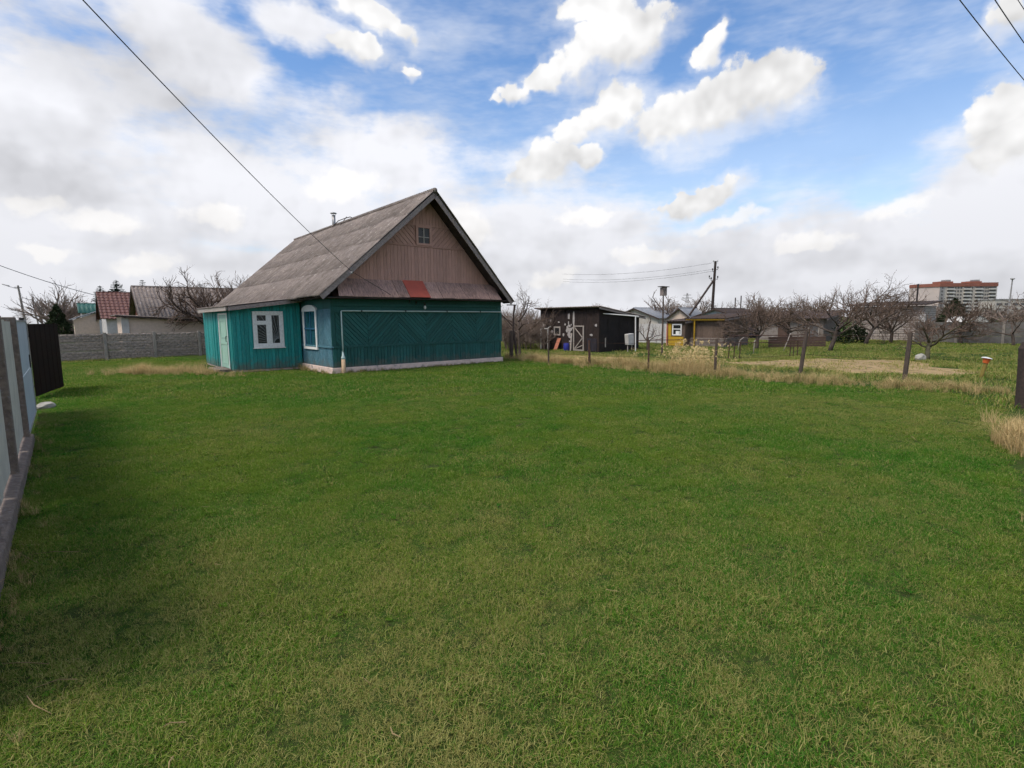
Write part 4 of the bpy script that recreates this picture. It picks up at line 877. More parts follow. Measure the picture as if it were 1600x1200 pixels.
# corrugated, red and green roofed houses
t, O = gable_house('village_house', 'low village house with weathered corrugated roof and brown gable', 'house', 4.35, 16.0, 44.3, 50.7, 2.42, 4.42, 'stucco_beige', 'slate', over=0.35, pitch=0.24, amp=0.04, gable_m='red_board')
t, O = gable_house('village_house', 'village house with red tile roof and white walls', 'house', 2.75, 9.0, 54.4, 61.6, 2.35, 4.42, 'pale_wall', 'red_tile', over=0.35, pitch=0.30, amp=0.03, steps=9, gable_m='red_board')
m = MB(); m.box(3.6, 4.3, 54.34, 54.4, 0.8, 1.9); w_ = m.build('window', 'glass', t, O); m = MB(); m.box(3.55, 3.62, 54.28, 54.36, 0.75, 1.95); m.box(4.28, 4.35, 54.28, 54.36, 0.75, 1.95); m.build('frame', 'white_paint', w_, O)
t, O = gable_house('village_house', 'far house with green metal roof', 'house', 1.75, 5.2, 78.0, 82.0, 3.1, 4.05, 'pale_wall', 'green_roof', over=0.3, pitch=0.4)
O = (0.6, 62, 0); t = thing('lean_to', 'low lean-to with pale grey roof slanting below the green roof', 'shed', L(0.6, 62), YAW)
m = MB(); m.prism([(0.8, 62, -0.2), (2.6, 62, -0.2), (2.6, 62, 2.8), (0.8, 62, 2.15)], [(0.8, 65, -0.2), (2.6, 65, -0.2), (2.6, 65, 2.8), (0.8, 65, 2.15)]); m.build('wall', 'stucco_beige', t, O)
m = corr_patch((0.5, 61.7, 2.15), (0.5, 65.3, 2.15), (2.7, 65.3, 2.95), (2.7, 61.7, 2.95), 10, 0.02, 0.06); m.build('roof', 'grey_roof', t, O)

def shed(name, label, u0, u1, v0, v1, zf, zb, wm, rm, pw=0.18, over=0.25, sm=None, cat='shed', side=True):
    """A lean-to shed whose front looks along -u; boards on the front and on the side towards the lawn."""
    O = (u0, v0, 0); t = thing(name, label, cat, L(u0, v0), YAW)
    m = MB(); m.prism([(u0 + 0.02, v0 + 0.02, -0.1), (u1, v0 + 0.02, -0.1), (u1, v0 + 0.02, zb), (u0 + 0.02, v0 + 0.02, zf)], [(u0 + 0.02, v1, -0.1), (u1, v1, -0.1), (u1, v1, zb), (u0 + 0.02, v1, zf)]); m.build('wall', sm or wm, t, O)
    x = v0
    while x < v1 - 0.03:
        e = min(v1, x + pw * rnd.uniform(0.85, 1.15)); d = rnd.uniform(0.0, 0.015)
        m = MB(); m.box(u0 - 0.012 - d, u0 + 0.018, x + 0.004, e - 0.004, 0.0 + rnd.uniform(0, 0.04), zf - 0.01); m.build('plank', wm, t, O); x = e
    if side:
        x = u0 + 0.03
        while x < u1 - 0.03:
            e = min(u1, x + pw * 2 * rnd.uniform(0.85, 1.15)); za = zf + (zb - zf) * (x - u0) / (u1 - u0); zc = zf + (zb - zf) * (e - u0) / (u1 - u0); d = rnd.uniform(0, 0.012)
            m = MB(); m.prism([(x + 0.004, v0 - 0.012 - d, 0), (e - 0.004, v0 - 0.012 - d, 0), (e - 0.004, v0 - 0.012 - d, zc), (x + 0.004, v0 - 0.012 - d, za)], [(x + 0.004, v0 + 0.018, 0), (e - 0.004, v0 + 0.018, 0), (e - 0.004, v0 + 0.018, zc), (x + 0.004, v0 + 0.018, za)]); m.build('plank', sm or wm, t, O); x = e
    s = (zb - zf) / (u1 - u0)
    m = corr_patch((u0 - over, v0 - over, zf - s * over + 0.03), (u0 - over, v1 + over, zf - s * over + 0.03), (u1 + over, v1 + over, zb + s * over + 0.03), (u1 + over, v0 - over, zb + s * over + 0.03), int((v1 - v0 + 2 * over) / 0.2), 0.025, 0.03); m.build('roof', rm, t, O, smooth=True)
    m = MB(); m.prism([(u0 - over, v0 - over + 0.02, zf - s * over - 0.10), (u1 + over, v0 - over + 0.02, zb + s * over - 0.10), (u1 + over, v0 - over + 0.02, zb + s * over), (u0 - over, v0 - over + 0.02, zf - s * over)], [(u0 - over, v0 - over + 0.05, zf - s * over - 0.10), (u1 + over, v0 - over + 0.05, zb + s * over - 0.10), (u1 + over, v0 - over + 0.05, zb + s * over), (u0 - over, v0 - over + 0.05, zf - s * over)]); m.build('verge_board', 'grey_wood', t, O)
    return t, O
# the black shed
SU, SV = 23.0, 19.75
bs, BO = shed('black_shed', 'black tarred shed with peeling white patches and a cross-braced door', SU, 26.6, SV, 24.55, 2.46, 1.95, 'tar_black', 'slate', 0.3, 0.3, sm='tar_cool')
d = MB(); d.box(SU - 0.045, SU - 0.030, 20.86, 21.70, 0.02, 1.46); d = d.build('door', 'tar_black', bs, BO)
m = MB()
for a, b, c, e in ((20.86, 20.94, 0.02, 1.48), (21.62, 21.70, 0.02, 1.48), (20.94, 21.62, 1.41, 1.48), (20.94, 21.62, 0.02, 0.09)): m.box(SU - 0.075, SU - 0.046, a, b, c, e)
m.bar((SU - 0.06, 21.58, 1.36), (SU - 0.06, 20.98, 0.80), 0.05, 0.03, (1, 0, 0)); m.bar((SU - 0.06, 20.98, 0.76), (SU - 0.06, 21.58, 0.14), 0.05, 0.03, (1, 0, 0)); m.bar((SU - 0.06, 21.55, 0.12), (SU - 0.06, 20.98, 0.34), 0.045, 0.03, (1, 0, 0)); m.build('door_brace', 'pale_wood', d, BO)
w_ = MB(); w_.box(SU - 0.04, SU - 0.028, 22.78, 23.30, 0.90, 1.40); w_ = w_.build('window', 'glass', bs, BO)
m = MB()
for a, b, c, e in ((22.76, 22.85, 0.88, 1.42), (23.23, 23.32, 0.88, 1.42), (22.85, 23.23, 1.33, 1.42), (22.85, 23.23, 0.88, 0.97)): m.box(SU - 0.07, SU - 0.041, a, b, c, e)
m.build('frame', 'pale_wood', w_, BO)
m = MB(); m.box(SU - 0.09, SU - 0.035, 24.42, 24.49, 0.0, 1.32); m.box(SU - 0.09, SU - 0.035, 23.80, 23.87, 0.0, 1.30); m.box(SU - 0.09, SU - 0.035, 23.87, 24.42, 1.25, 1.31); m.bar((SU - 0.07, 23.84, 1.28), (SU - 0.07, 23.60, 1.42), 0.08, 0.05); m.build('frame_stand', 'white_paint', bs, BO)
r = random.Random(31); patches = []
for k in range(30):                     # peeled render: thin flakes on the boards
    if k < 4: v, z, a, b = ((22.20, 1.30, .07, .17), (22.05, 1.0, .08, .16), (21.68, 1.95, .06, .38), (22.08, 2.02, .07, .16))[k]
    elif k < 22: v, z, a, b = 22.08 + r.gauss(0, 0.17), 1.15 + r.gauss(0, 0.30), r.uniform(.03, .09), r.uniform(.03, .10)
    else: v, z, a, b = (23.6, 24.3, 22.9, 24.25, 23.5, 24.4, 19.95, 20.3)[k - 22], (1.78, 1.5, 1.68, 0.75, 1.1, 0.95, 1.5, 0.95)[k - 22], r.uniform(.05, .11), r.uniform(.04, .11)
    a *= 1.5; b *= 1.4; n = 9; pr = [(v + a * r.uniform(0.6, 1.1) * math.cos(6.283 * i / n), z + b * r.uniform(0.6, 1.1) * math.sin(6.283 * i / n)) for i in range(n)]
    d0 = SU - 0.034 - k * 0.0006; m = MB(); m.prism([(d0 - 0.006, v, z) for v, z in pr][::-1], [(d0, v, z) for v, z in pr][::-1]); m.build('render_flake', 'peel_white', bs, BO)
m = MB(); m.box(SU + 0.45, SU + 0.52, SV - 0.05, SV - 0.03, 0.25, 0.78); m.build('pale_lath', 'pale_wood', bs, BO)
m = MB(); m.box(SU - 0.06, SU - 0.03, 19.9, 20.6, 0.03, 0.75); m.build('lower_panel', 'violet_sheet', bs, BO)
ori = thing('board', 'salmon orange board leaning against the black shed', 'board', L(SU - 0.35, 22.93), YAW)
m = MB(); m.prism([(0, -0.14, 0.0), (0, 0.14, 0.0), (0.24, 0.02, 0.72), (0.24, -0.26, 0.72)], [(0.03, -0.14, 0.0), (0.03, 0.14, 0.0), (0.27, 0.02, 0.72), (0.27, -0.26, 0.72)]); m.build('face_board', 'orange_board', ori)
bk = thing('blue_barrel', 'small blue plastic barrel beside the braced shed door', 'barrel', L(SU - 0.3, 22.02), YAW)
m = MB(); m.lathe([(0.15, 0), (0.17, 0.05), (0.175, 0.2), (0.17, 0.36), (0.15, 0.42)], 14); m.build('body', 'blue_plastic', bk, smooth=True); m = MB(); m.lathe([(0.16, 0.42), (0.16, 0.45), (0.14, 0.46)], 14); m.build('lid', 'blue_plastic', bk)
pl = thing('pale_post', 'pale stained plank stood upright beside the blue barrel', 'plank', L(SU - 0.2, 21.80), YAW)
m = MB(); m.prism([(0, -0.05, 0), (0.04, -0.05, 0), (0.04, 0.05, 0), (0, 0.05, 0)], [(0.1, -0.04, 1.02), (0.14, -0.04, 1.02), (0.14, 0.05, 1.05), (0.1, 0.05, 1.05)]); m.build('upright', 'pale_wood', pl)
p = G(984, 549); ct = thing('white_crate', 'worn whitish crate propped on short legs by the pipe pergola', 'crate', p, YAW)
m = MB(); m.prism([(-0.25, -0.12, 0.38), (0.25, -0.12, 0.36), (0.25, 0.15, 0.36), (-0.25, 0.15, 0.38)], [(-0.30, -0.10, 0.98), (0.22, -0.10, 1.02), (0.22, 0.17, 1.02), (-0.30, 0.17, 0.98)]); m.build('box', 'pale_wall', ct, bevel=0.02)
for x in (-0.18, 0.2): m = MB(); m.tube([(x, 0, -0.05), (x, 0.02, 0.38)], 0.03, 6); m.build('leg', 'pale_wood', ct)
pf_ = thing('pergola', 'white painted pipe pergola reaching out from the black shed', 'pergola', G(993, 549), 0); o0 = G(993, 549)
a = AT(993, 494, o0.y) - o0; b_ = L(SU + 0.25, SV - 0.05, 2.15) - o0
m = MB(); m.tube([(0, 0, -0.1), a], 0.035, 7); m.build('upright', 'white_paint', pf_)
m = MB(); m.tube([b_, a, a + (a - b_) * 0.10], 0.03, 7); m.build('top_bar', 'white_paint', pf_)
m = MB(); m.tube([(0, 0, 0.62), AT(1060, 531, 31) - o0, AT(1125, 531, 31) - o0], 0.022, 6); m.build('low_bar', 'rust_iron', pf_)
# birdhouse on its pole
o0 = G(1034, 553); bh = thing('birdhouse_pole', 'wooden birdhouse on a tall thin pole near the yellow hut', 'birdhouse', o0, R(25)); top = AT(1034, 462, o0.y).z
m = MB(); m.tube([(0, 0, -0.1), (0.02, 0, top * 0.5), (0.0, 0, top + 0.3)], [0.055, 0.045, 0.03], 7); m.build('pole', 'post_wood', bh)
m = MB(); m.box(-0.11, 0.13, -0.13, 0.13, top, top + 0.42); bx_ = m.build('nest_box', 'grey_wood', bh, bevel=0.006)
m = MB(); m.prism([(-0.22, -0.19, top + 0.45), (0.24, -0.19, top + 0.43), (0.24, 0.19, top + 0.43), (-0.22, 0.19, top + 0.45)], [(-0.22, -0.19, top + 0.48), (0.24, -0.19, top + 0.46), (0.24, 0.19, top + 0.46), (-0.22, 0.19, top + 0.48)]); m.build('lid', 'dark_wood', bx_)
m = MB(); m.tube([(0.0, -0.13, top + 0.28), (0.0, -0.136, top + 0.28)], 0.035, 10); m.build('entrance', 'black_iron', bx_)
# yellow hut, brown hut
yh, YO = shed('yellow_hut', 'small hut with yellow lower panel, white window and dark roof', 31.6, 33.6, 19.75, 21.1, 1.62, 1.75, 'hut_brown', 'dark_wood', 0.16, 0.22, cat='hut')
m = MB(); m.box(31.53, 31.565, 19.80, 20.95, 0.02, 0.62); m.build('lower_panel', 'yellow_paint', yh, YO); m = MB(); m.box(31.53, 31.565, 20.74, 20.98, 0.63, 1.5); m.build('corner_board', 'yellow_paint', yh, YO)
w_ = MB(); w_.box(31.555, 31.57, 20.0, 20.62, 0.75, 1.42); w_ = w_.build('window', 'glass', yh, YO)
m = MB()
for a, b, c, e in ((19.95, 20.03, 0.70, 1.47), (20.59, 20.67, 0.70, 1.47), (20.03, 20.59, 1.39, 1.47), (20.03, 20.59, 0.70, 0.78), (20.03, 20.59, 1.10, 1.16)): m.box(31.52, 31.556, a, b, c, e)
m.build('frame', 'white_paint', w_, YO); m = MB(); m.box(31.548, 31.552, 20.1, 20.4, 0.78, 1.0); m.build('curtain', 'porcelain', w_, YO)
m = MB(); m.box(31.5, 31.58, 21.02, 21.10, 0.0, 1.55); m.build('corner_post', 'orange_board', yh, YO)
hh, HO2 = shed('plank_hut', 'brown board hut on rough stone base joined to the yellow hut', 32.3, 35.5, 17.4, 19.7, 1.80, 2.05, 'hut_brown', 'dark_wood', 0.2, 0.35, cat='hut')
m = MB(); m.box(32.15, 35.4, 17.3, 19.72, -0.1, 0.55); m.build('stone_base', 'stone_base', hh, HO2, bevel=0.03)
m = MB(); m.box(32.0, 32.05, 17.2, 20.0, 1.70, 1.80); m.build('fascia_board', 'yellow_paint', hh, HO2); m = MB(); m.box(32.05, 32.13, 19.3, 19.38, 0, 1.7); m.build('porch_post', 'yellow_paint', hh, HO2)
# violet sheet shed
vh = thing('sheet_shed', 'long shed clad in dark violet sheets behind the plank hut', 'shed', L(46, 20.7), YAW); VO = (46, 20.7, 0)
m = MB(); m.box(46.02, 50, 20.7, 27.0, -0.1, 2.0); m.build('wall', 'tar_cool', vh, VO)
for k in range(6): a = 20.72 + k * 1.05; m = MB(); m.box(45.97, 46.015, a, a + 1.03, 0.25, 2.02); m.build('sheet', 'violet_sheet', vh, VO); m = MB(); m.box(45.94, 45.965, a + 0.98, a + 1.06, 0.25, 2.0); m.build('batten', 'far_grey' if k in (1, 3) else 'black_iron', vh, VO)
m = MB(); m.box(45.7, 50.3, 20.5, 27.2, 2.03, 2.10); m.build('roof', 'dark_wood', vh, VO)
gable_house('garden_house', 'pale blue gable with dark ragged roof above the violet shed', 'house', 52.0, 58.0, 26.5, 31.5, 1.9, 2.75, 'blue_sheet', 'dark_wood', over=0.3, pitch=0.4)
gable_house('garden_house', 'far house with flat grey roof beyond the yellow hut', 'house', 55.0, 63.0, 38.0, 45.0, 1.9, 3.1, 'far_cream', 'grey_roof', over=0.3, pitch=0.4)
gable_house('garden_house', 'small cottage with light gable beyond the plank hut', 'house', 52.0, 55.0, 31.8, 34.6, 1.9, 2.9, 'stucco_beige', 'grey_roof', over=0.25, pitch=0.4)
pw_ = thing('garden_wall', 'pale rendered garden wall behind the bare tree by the birdhouse', 'wall', L(34.0, 24.3), YAW)
for k in range(4): m = MB(); m.box(0.0, 0.06, -2.4 + k * 1.05, -2.4 + k * 1.05 + 1.03, -0.1, 1.45); m.build('panel', 'pale_wall', pw_)
# grey ruined hut
rh, RO = shed('ruined_hut', 'crumbling grey hut with dark doorway behind the orchard trees', 43.6, 47.0, 15.6, 20.6, 1.75, 2.25, 'ruin_grey', 'dark_wood', 0.55, 0.4, cat='hut')
m = MB(); m.box(43.54, 43.57, 15.9, 16.6, 0.3, 1.3); w_ = m.build('window', 'far_dark', rh, RO); m = MB()
for a, b, c, e in ((15.85, 15.93, 0.25, 1.35), (16.57, 16.65, 0.25, 1.35), (15.93, 16.57, 1.27, 1.35)): m.box(43.50, 43.538, a, b, c, e)
m.build('frame', 'pale_wood', w_, RO); m = MB(); m.box(43.54, 43.57, 18.2, 18.9, 0.05, 1.6); m.build('door', 'brown_board', rh, RO); m = MB(); m.bar((43.52, 18.9, 1.5), (43.52, 17.7, 0.2), 0.1, 0.04, (1, 0, 0)); m.build('brace', 'dark_wood', rh, RO)
lb = thing('board_stack', 'low run of brown boards before the ruined hut', 'boards', G(1200, 543), math.atan2((G(1290, 542) - G(1200, 543)).y, (G(1290, 542) - G(1200, 543)).x)); ln = (G(1290, 542) - G(1200, 543)).length
for k in range(4):
    for j in range(2): m = MB(); m.box(j * ln / 2 + 0.02, (j + 1) * ln / 2 - 0.02, -0.03 + 0.01 * (k % 2), 0.03 + 0.01 * (k % 2), 0.02 + k * 0.16, 0.165 + k * 0.16); m.build('board', 'brown_board', lb)
# white silicate brick outbuilding with railing
bo = thing('brick_outbuilding', 'whitish brick outbuilding with mossy dark roof behind bare trees', 'building', L(48.9, 10.7), YAW); QO = (48.9, 10.7, 0)
m = MB(); m.box(48.9, 52.2, 10.7, 15.4, -0.1, 2.62); m.build('wall', 'silicate_brick', bo, QO)
m = MB(); m.box(48.75, 48.9, 10.6, 11.0, -0.1, 2.0); m.build('corner_pier', 'pale_wall', bo, QO)
m = corr_patch((48.5, 10.4, 2.66), (48.5, 15.7, 2.66), (52.5, 15.7, 2.95), (52.5, 10.4, 2.95), 20, 0.03, 0.08); m.build('roof', 'dark_wood', bo, QO)
m = MB(); m.tube([(50.5, 11.6, 2.5), (50.5, 11.6, 4.3)], 0.06, 8); m.build('stove_pipe', 'black_iron', bo, QO)
rl = thing('railing', 'low black iron railing before the whitish brick wall', 'railing', L(48.3, 10.8), YAW); m = MB(); m.tube([(0, 0, 0.58), (0, 4.6, 0.58)], 0.02, 5); m.build('rail', 'black_iron', rl)
for k in range(12): m = MB(); m.tube([(0, k * 0.416, -0.05), (0, k * 0.416, 0.57)], 0.014, 5); m.build('baluster', 'black_iron', rl)
gable_house('garden_house', 'pale yellow wall glimpsed behind the evergreen bush', 'house', 47.6, 51.0, 14.9 + 4.2, 14.9 + 8.4, 1.7, 2.1, 'far_cream', 'dark_wood', over=0.3, pitch=0.4)
# plain grey fence on the far side
gf = thing('grey_fence', 'plain grey concrete fence with pale posts beyond the leaning tree', 'fence', L(46.9, -6.0), YAW)
for k in range(7):
    v = k * 2.4
    m = MB(); m.box(-0.07, 0.05, v - 0.07, v + 0.07, -0.1, 1.5); m.build('post', 'pale_wall' if k % 3 == 1 else 'concrete', gf)
    for j in range(3): m = MB(); m.box(-0.02, 0.03, v + 0.075, v + 2.325, 0.03 + j * 0.47, 0.49 + j * 0.47); m.build('slab', 'fence_grey', gf)
# pipe rail with stakes and bent hoses
r0 = G(1126, 560); r1 = G(1243, 557); rd = r1 - r0; pr_ = thing('pipe_rail', 'rusty garden rail on thin iron stakes before the orchard', 'rail', r0, math.atan2(rd.y, rd.x)); ln = rd.length
m = MB(); m.tube([(-0.6, 0, 0.72), (ln * 0.5, 0, 0.70), (ln + 0.5, 0, 0.74)], 0.022, 6); m.build('rail', 'rust_iron', pr_); m = MB(); m.tube([(ln * 0.3, 1.1, 0.98), (ln + 1.2, 1.0, 0.98)], 0.02, 6); m.build('rail', 'rust_iron', pr_)
for f in (0.10, 0.17, 0.245, 0.92, 0.965, 1.02): m = MB(); m.tube([(f * ln, 0, -0.1), (f * ln + 0.03, 0, 0.72)], 0.022, 6); m.build('stake', 'rust_iron', pr_)
HOSE = [((1177, 553), [(0, 0), (0.02, 0.3), (0.03, 0.62), (0.08, 0.72)], 'straight white hose stub tied upright to the rusty rail'), ((1153, 548), [(0, 0), (0.03, 0.3), (0.10, 0.6), (0.3, 0.75)], 'pale hose bowed over beside the iron stakes'),
        ((1200, 540), [(0, 0.1), (0.03, 0.35), (0.18, 0.55), (0.35, 0.62)], 'short pale hose curling above the grass by the board run'), ((1224, 549), [(0, 0), (0.1, 0.3), (0.22, 0.62), (0.33, 0.98)], 'white knotted hose slanting near the dark fence post'), ((1133, 545), [(0, 0), (0.0, 0.4), (0.08, 0.62), (0.2, 0.66)], 'thin pale hose arched next to the pergola bar')]
for (x, y), pts, lab in HOSE:
    m = MB(); m.tube([(a, 0, z) for a, z in pts], 0.018, 6); o = m.build('garden_hose', 'pale_wood', smooth=True); o.location = G(x, y); tag(o, lab, 'hose', 'pale hoses on the garden rail')
# capped marker post
o0 = G(1532, 589); mk = thing('marker_post', 'olive marker post with orange head and white cap', 'post', o0); 
m = MB(); m.tube([(0, 0, -0.1), (0.12, 0, 0.42)], [0.05, 0.055], 10); m.build('post', 'marker_olive', mk); m = MB(); m.tube([(0.11, 0, 0.42), (0.14, 0, 0.56)], [0.07, 0.095], 12); m.build('head', 'marker_orange', mk); m = MB(); m.tube([(0.14, 0, 0.56), (0.145, 0, 0.585), (0.15, 0, 0.60)], [0.14, 0.12, 0.05], 14); m.build('cap', 'porcelain', mk)
# dark edge post
o0 = G(1601, 636); ep = thing('edge_post', 'dark weathered fence post with thick trunk rising from dry grass', 'post', o0)
m = MB(); m.tube([(0, 0, -0.1), (-0.03, 0, 0.7), (-0.06, 0, 1.2), (-0.05, 0, 1.32)], [0.16, 0.155, 0.15, 0.11], 9); m.build('post', 'dark_wood', ep); m = MB(); m.tube([(0.3, 0.1, -0.1), (0.28, 0.1, 1.25)], [0.1, 0.09], 8); m.build('brace_post', 'dark_wood', ep)

# ------------------------------------------------------------------ poles, wires, far buildings
def lamp_pole(x, y, D, label):
    q = AT(x, y, D); h = q.z; q.z = 0; t = thing('street_lamp', label, 'street lamp', q, 0, 'street lamps along the village street')
    m = MB(); m.tube([(D * 0.008, 0, -0.1), (0, 0, h)], [0.17, 0.11], 8); m.build('pole', 'concrete', t); m = MB(); m.bar((0.1, 0, h - 0.5), (-1.4, 0, h - 0.05), 0.07, 0.07); m.build('arm', 'galv', t); m = MB(); m.prism([(-1.2, -0.12, h - 0.12), (-1.2, 0.12, h - 0.12), (-2.0, 0.12, h + 0.12), (-2.0, -0.12, h + 0.12)], [(-1.2, -0.1, h + 0.02), (-1.2, 0.1, h + 0.02), (-2.0, 0.08, h + 0.22), (-2.0, -0.08, h + 0.22)]); m.build('lamp_head', 'far_grey', t)
    m = MB(); m.bar((0, -0.5, h - 0.25), (0, 0.5, h - 0.25), 0.08, 0.08); m.build('crossarm', 'dark_wood', t)
lamp_pole(28, 446, 70, 'tall concrete street lamp with slanted arm beyond the pale blue gate'); lamp_pole(50, 466, 115, 'second concrete street lamp further along the street'); lamp_pole(58, 476, 165, 'small distant street lamp at the end of the street')
q = AT(1118, 408, 58); h = q.z; q.z = 0; up = thing('utility_pole', 'wooden utility pole with diagonal strut and insulators behind the huts', 'utility pole', q)
m = MB(); m.tube([(-0.25, 0, -0.1), (0, 0, h)], [0.17, 0.12], 8); m.build('pole', 'dark_wood', up); s0 = AT(1072, 500, 58) - q; m = MB(); m.tube([Vector((s0.x * 1.3, 0, 0)), Vector((s0.x, 0, s0.z)), Vector((-0.05, 0, h - 1.9))], 0.11, 7); m.build('strut', 'dark_wood', up)
for k, (dx, dz) in enumerate(((-0.22, -0.05), (0.22, -0.05), (0.28, -0.75), (-0.28, -0.95), (-0.6, -1.7), (-0.4, -1.9), (0.3, -1.75))):
    m = MB(); m.tube([(0 if abs(dx) < 0.35 else dx * 0.5, 0, h + dz - 0.15), (dx, 0, h + dz - 0.15), (dx, 0, h + dz)], 0.03, 5); m.lathe([(0.05, 0), (0.08, 0.05), (0.05, 0.1), (0.07, 0.16), (0.04, 0.2)], 8, (dx, 0, h + dz)); m.build('insulator', 'porcelain' if k < 2 else 'black_iron', up)
q2 = AT(1582, 437, 75); h2 = q2.z; q2.z = 0; t = thing('lamp_post', 'thin grey lamp post with flat head near the apartment block', 'street lamp', q2); m = MB(); m.tube([(-0.2, 0, -0.1), (0, 0, h2)], [0.13, 0.08], 8); m.build('pole', 'far_grey', t); m = MB(); m.lathe([(0.12, 0), (0.28, 0.08), (0.26, 0.18), (0.08, 0.22)], 10, (0, 0, h2)); m.build('lamp_head', 'far_grey', t)
for x, y, D, lab in ((1149, 465, 80, 'thin bare pole beyond the violet shed'), (1158, 462, 80, 'slightly taller thin pole beyond the violet shed')):
    q3 = AT(x, y, D); h3 = q3.z; q3.z = 0; m = MB(); m.tube([(0, 0, -0.1), (0, 0, h3 * 0.5), (0.02, 0, h3)], [0.1, 0.09, 0.08], 7); o = m.build('pole', 'dark_wood'); o.location = q3; tag(o, lab, 'pole', 'thin poles beyond the violet shed')
q = AT(1074, 458, 420); h = q.z; q.z = 0; t = thing('pylon', 'faint far lattice pylon on the horizon', 'pylon', q); m = MB()
for sx in (-1, 1):
    for sy in (-1, 1): m.tube([(2.4 * sx, 2.4 * sy, 0), (0.3 * sx, 0.3 * sy, h)], 0.12, 4)
for k in range(8):
    z = h * k / 8; z2 = h * (k + 1) / 8; w1 = 2.4 - 2.1 * k / 8; w2 = 2.4 - 2.1 * (k + 1) / 8; m.tube([(-w1, -w1, z), (w2, -w2, z2)], 0.08, 3); m.tube([(w1, -w1, z), (-w2, -w2, z2)], 0.08, 3)
m.build('lattice', 'far_grey', t); m = MB(); m.bar((-4, 0, h * 0.82), (4, 0, h * 0.82), 0.3, 0.4); m.bar((-3, 0, h * 0.93), (3, 0, h * 0.93), 0.3, 0.4); m.build('crossarm', 'far_grey', t)
def wire(name, label, a, b, sag, rad, mt='wire', n=24, extra=None):
    a, b = Vector(a), Vector(b); pts = [a.lerp(b, s / n) - Vector((0, 0, 4 * sag * (s / n) * (1 - s / n))) for s in range(n + 1)]
    if extra: pts += [Vector(e) for e in extra]
    m = MB(); m.tube([q - a for q in pts], rad, 5); o = m.build(name, mt); o.location = a; return tag(o, label, 'wire', {'overhead_wire': 'wires crossing the sky corner', 'line_wire': 'wires of the utility pole'}.get(name))
hook = L(7.80, VF - 0.14, 3.56)
wire('service_wire', 'black service wire slanting down to the house gable', AT(30, -105, 6.2), hook, 0.12, 0.0085, extra=[L(8.4, VF - 0.12, 3.25), L(9.3, VF - 0.05, 2.80)])
for k, (xa, ya, xb, yb, z) in enumerate(((1478, -28, 1650, 182, 7.2), (1530, -38, 1660, 148, 7.3), (1568, -35, 1680, 125, 7.35))):
    def zl(x, y, z): d = ray(x, y); s = (z - EYE) / d.z; return Vector((d.x * s, d.y * s, z))
    wire('overhead_wire', ('overhead wire crossing the sky corner, the lowest of three parallel wires', 'overhead wire crossing the sky corner, the middle of three parallel wires', 'overhead wire crossing the sky corner, the topmost of three parallel wires')[k], zl(xa, ya, z), zl(xb, yb, z - 0.3), 0.05, 0.0085 if k < 2 else 0.006)
wire('street_wire', 'thin grey wire dipping towards the red roofed house', AT(-60, 392, 45), AT(152, 462, 56), 0.25, 0.03, 'wire_far')
for k, (y0, y1) in enumerate(((411, 428), (421, 436), (424, 440))):
    wire('line_wire', ('highest thin line wire running from the utility pole top', 'middle thin line wire running from the utility pole', 'lowest thin line wire running from the utility pole')[k], AT(1112, y0, 58), AT(880, y1, 75), 0.5, 0.016, 'wire_far')

# the apartment block
A0, A1 = AT(1464, 500, 450), AT(1553, 500, 452); A0.z = A1.z = 0
ln = (A1 - A0).length; az_ = math.atan2((A1 - A0).y, (A1 - A0).x); TOPZ = 26.2
ab = thing('apartment_block', 'nine-storey apartment block with red roof band and pale balconies', 'building', A0, az_)
m = MB(); m.box(0, ln, 0, 14, -1, TOPZ); m.build('wall', 'far_cream', ab)
m = MB(); m.prism([(0, 0.02, -1), (0, 0.02, TOPZ), (-10, 14.0, TOPZ), (-10, 14.0, -1)], [(0, 13, -1), (0, 13, TOPZ), (-10, 20, TOPZ), (-10, 20, -1)]); m.build('end_wing', 'far_pink', ab)
m = MB(); m.box(-0.4, ln * 0.52, -0.5, 14.3, TOPZ - 0.3, TOPZ + 2.6); m.build('roof_band', 'far_red', ab); m = MB(); m.box(ln * 0.52 + 0.05, ln + 0.4, -0.5, 14.3, TOPZ - 0.3, TOPZ + 2.9); m.build('roof_band', 'far_red', ab)
m = MB(); m.prism([(-0.41, -0.5, TOPZ - 0.3), (-0.41, -0.5, TOPZ + 2.4), (-10.3, 13.6, TOPZ + 2.4), (-10.3, 13.6, TOPZ - 0.3)], [(-0.41, 6, TOPZ - 0.3), (-0.41, 6, TOPZ + 2.4), (-10.3, 20, TOPZ + 2.4), (-10.3, 20, TOPZ - 0.3)]); m.build('roof_band', 'far_red', ab)
for a, b in ((0.05, 0.28), (0.56, 0.78)):
    m = MB(); m.box(ln * a, ln * b, 3, 11, TOPZ + 2.7, TOPZ + 4.2); m.build('lift_house', 'far_red', ab); m = MB(); m.box(ln * (a + 0.12), ln * (a + 0.2), 4, 9, TOPZ + 4.22, TOPZ + 5.6); m.build('lift_motor_room', 'far_grey', ab)
m = MB(); m.box(0.05, ln * 0.09, -0.15, 0.2, -1, TOPZ - 0.4); m.build('wall_strip', 'far_grey', ab)
wm_ = MB(); wm_.box(0, 1.5, -0.06, 0.1, 0, 1.5); wm_ = wm_.mesh('window'); wm_.materials.append(MATS['far_dark'])
bm_ = MB(); bm_.box(0, 6.0, -1.3, -0.07, 0, 0.15); bm_.box(0, 6.0, -1.3, -1.2, 0.16, 1.15); bm_.box(0, 0.1, -1.19, -0.07, 0.16, 1.15); bm_.box(5.9, 6.0, -1.19, -0.07, 0.16, 1.15); bm_ = bm_.mesh('balcony'); bm_.materials.append(MATS['far_white'])
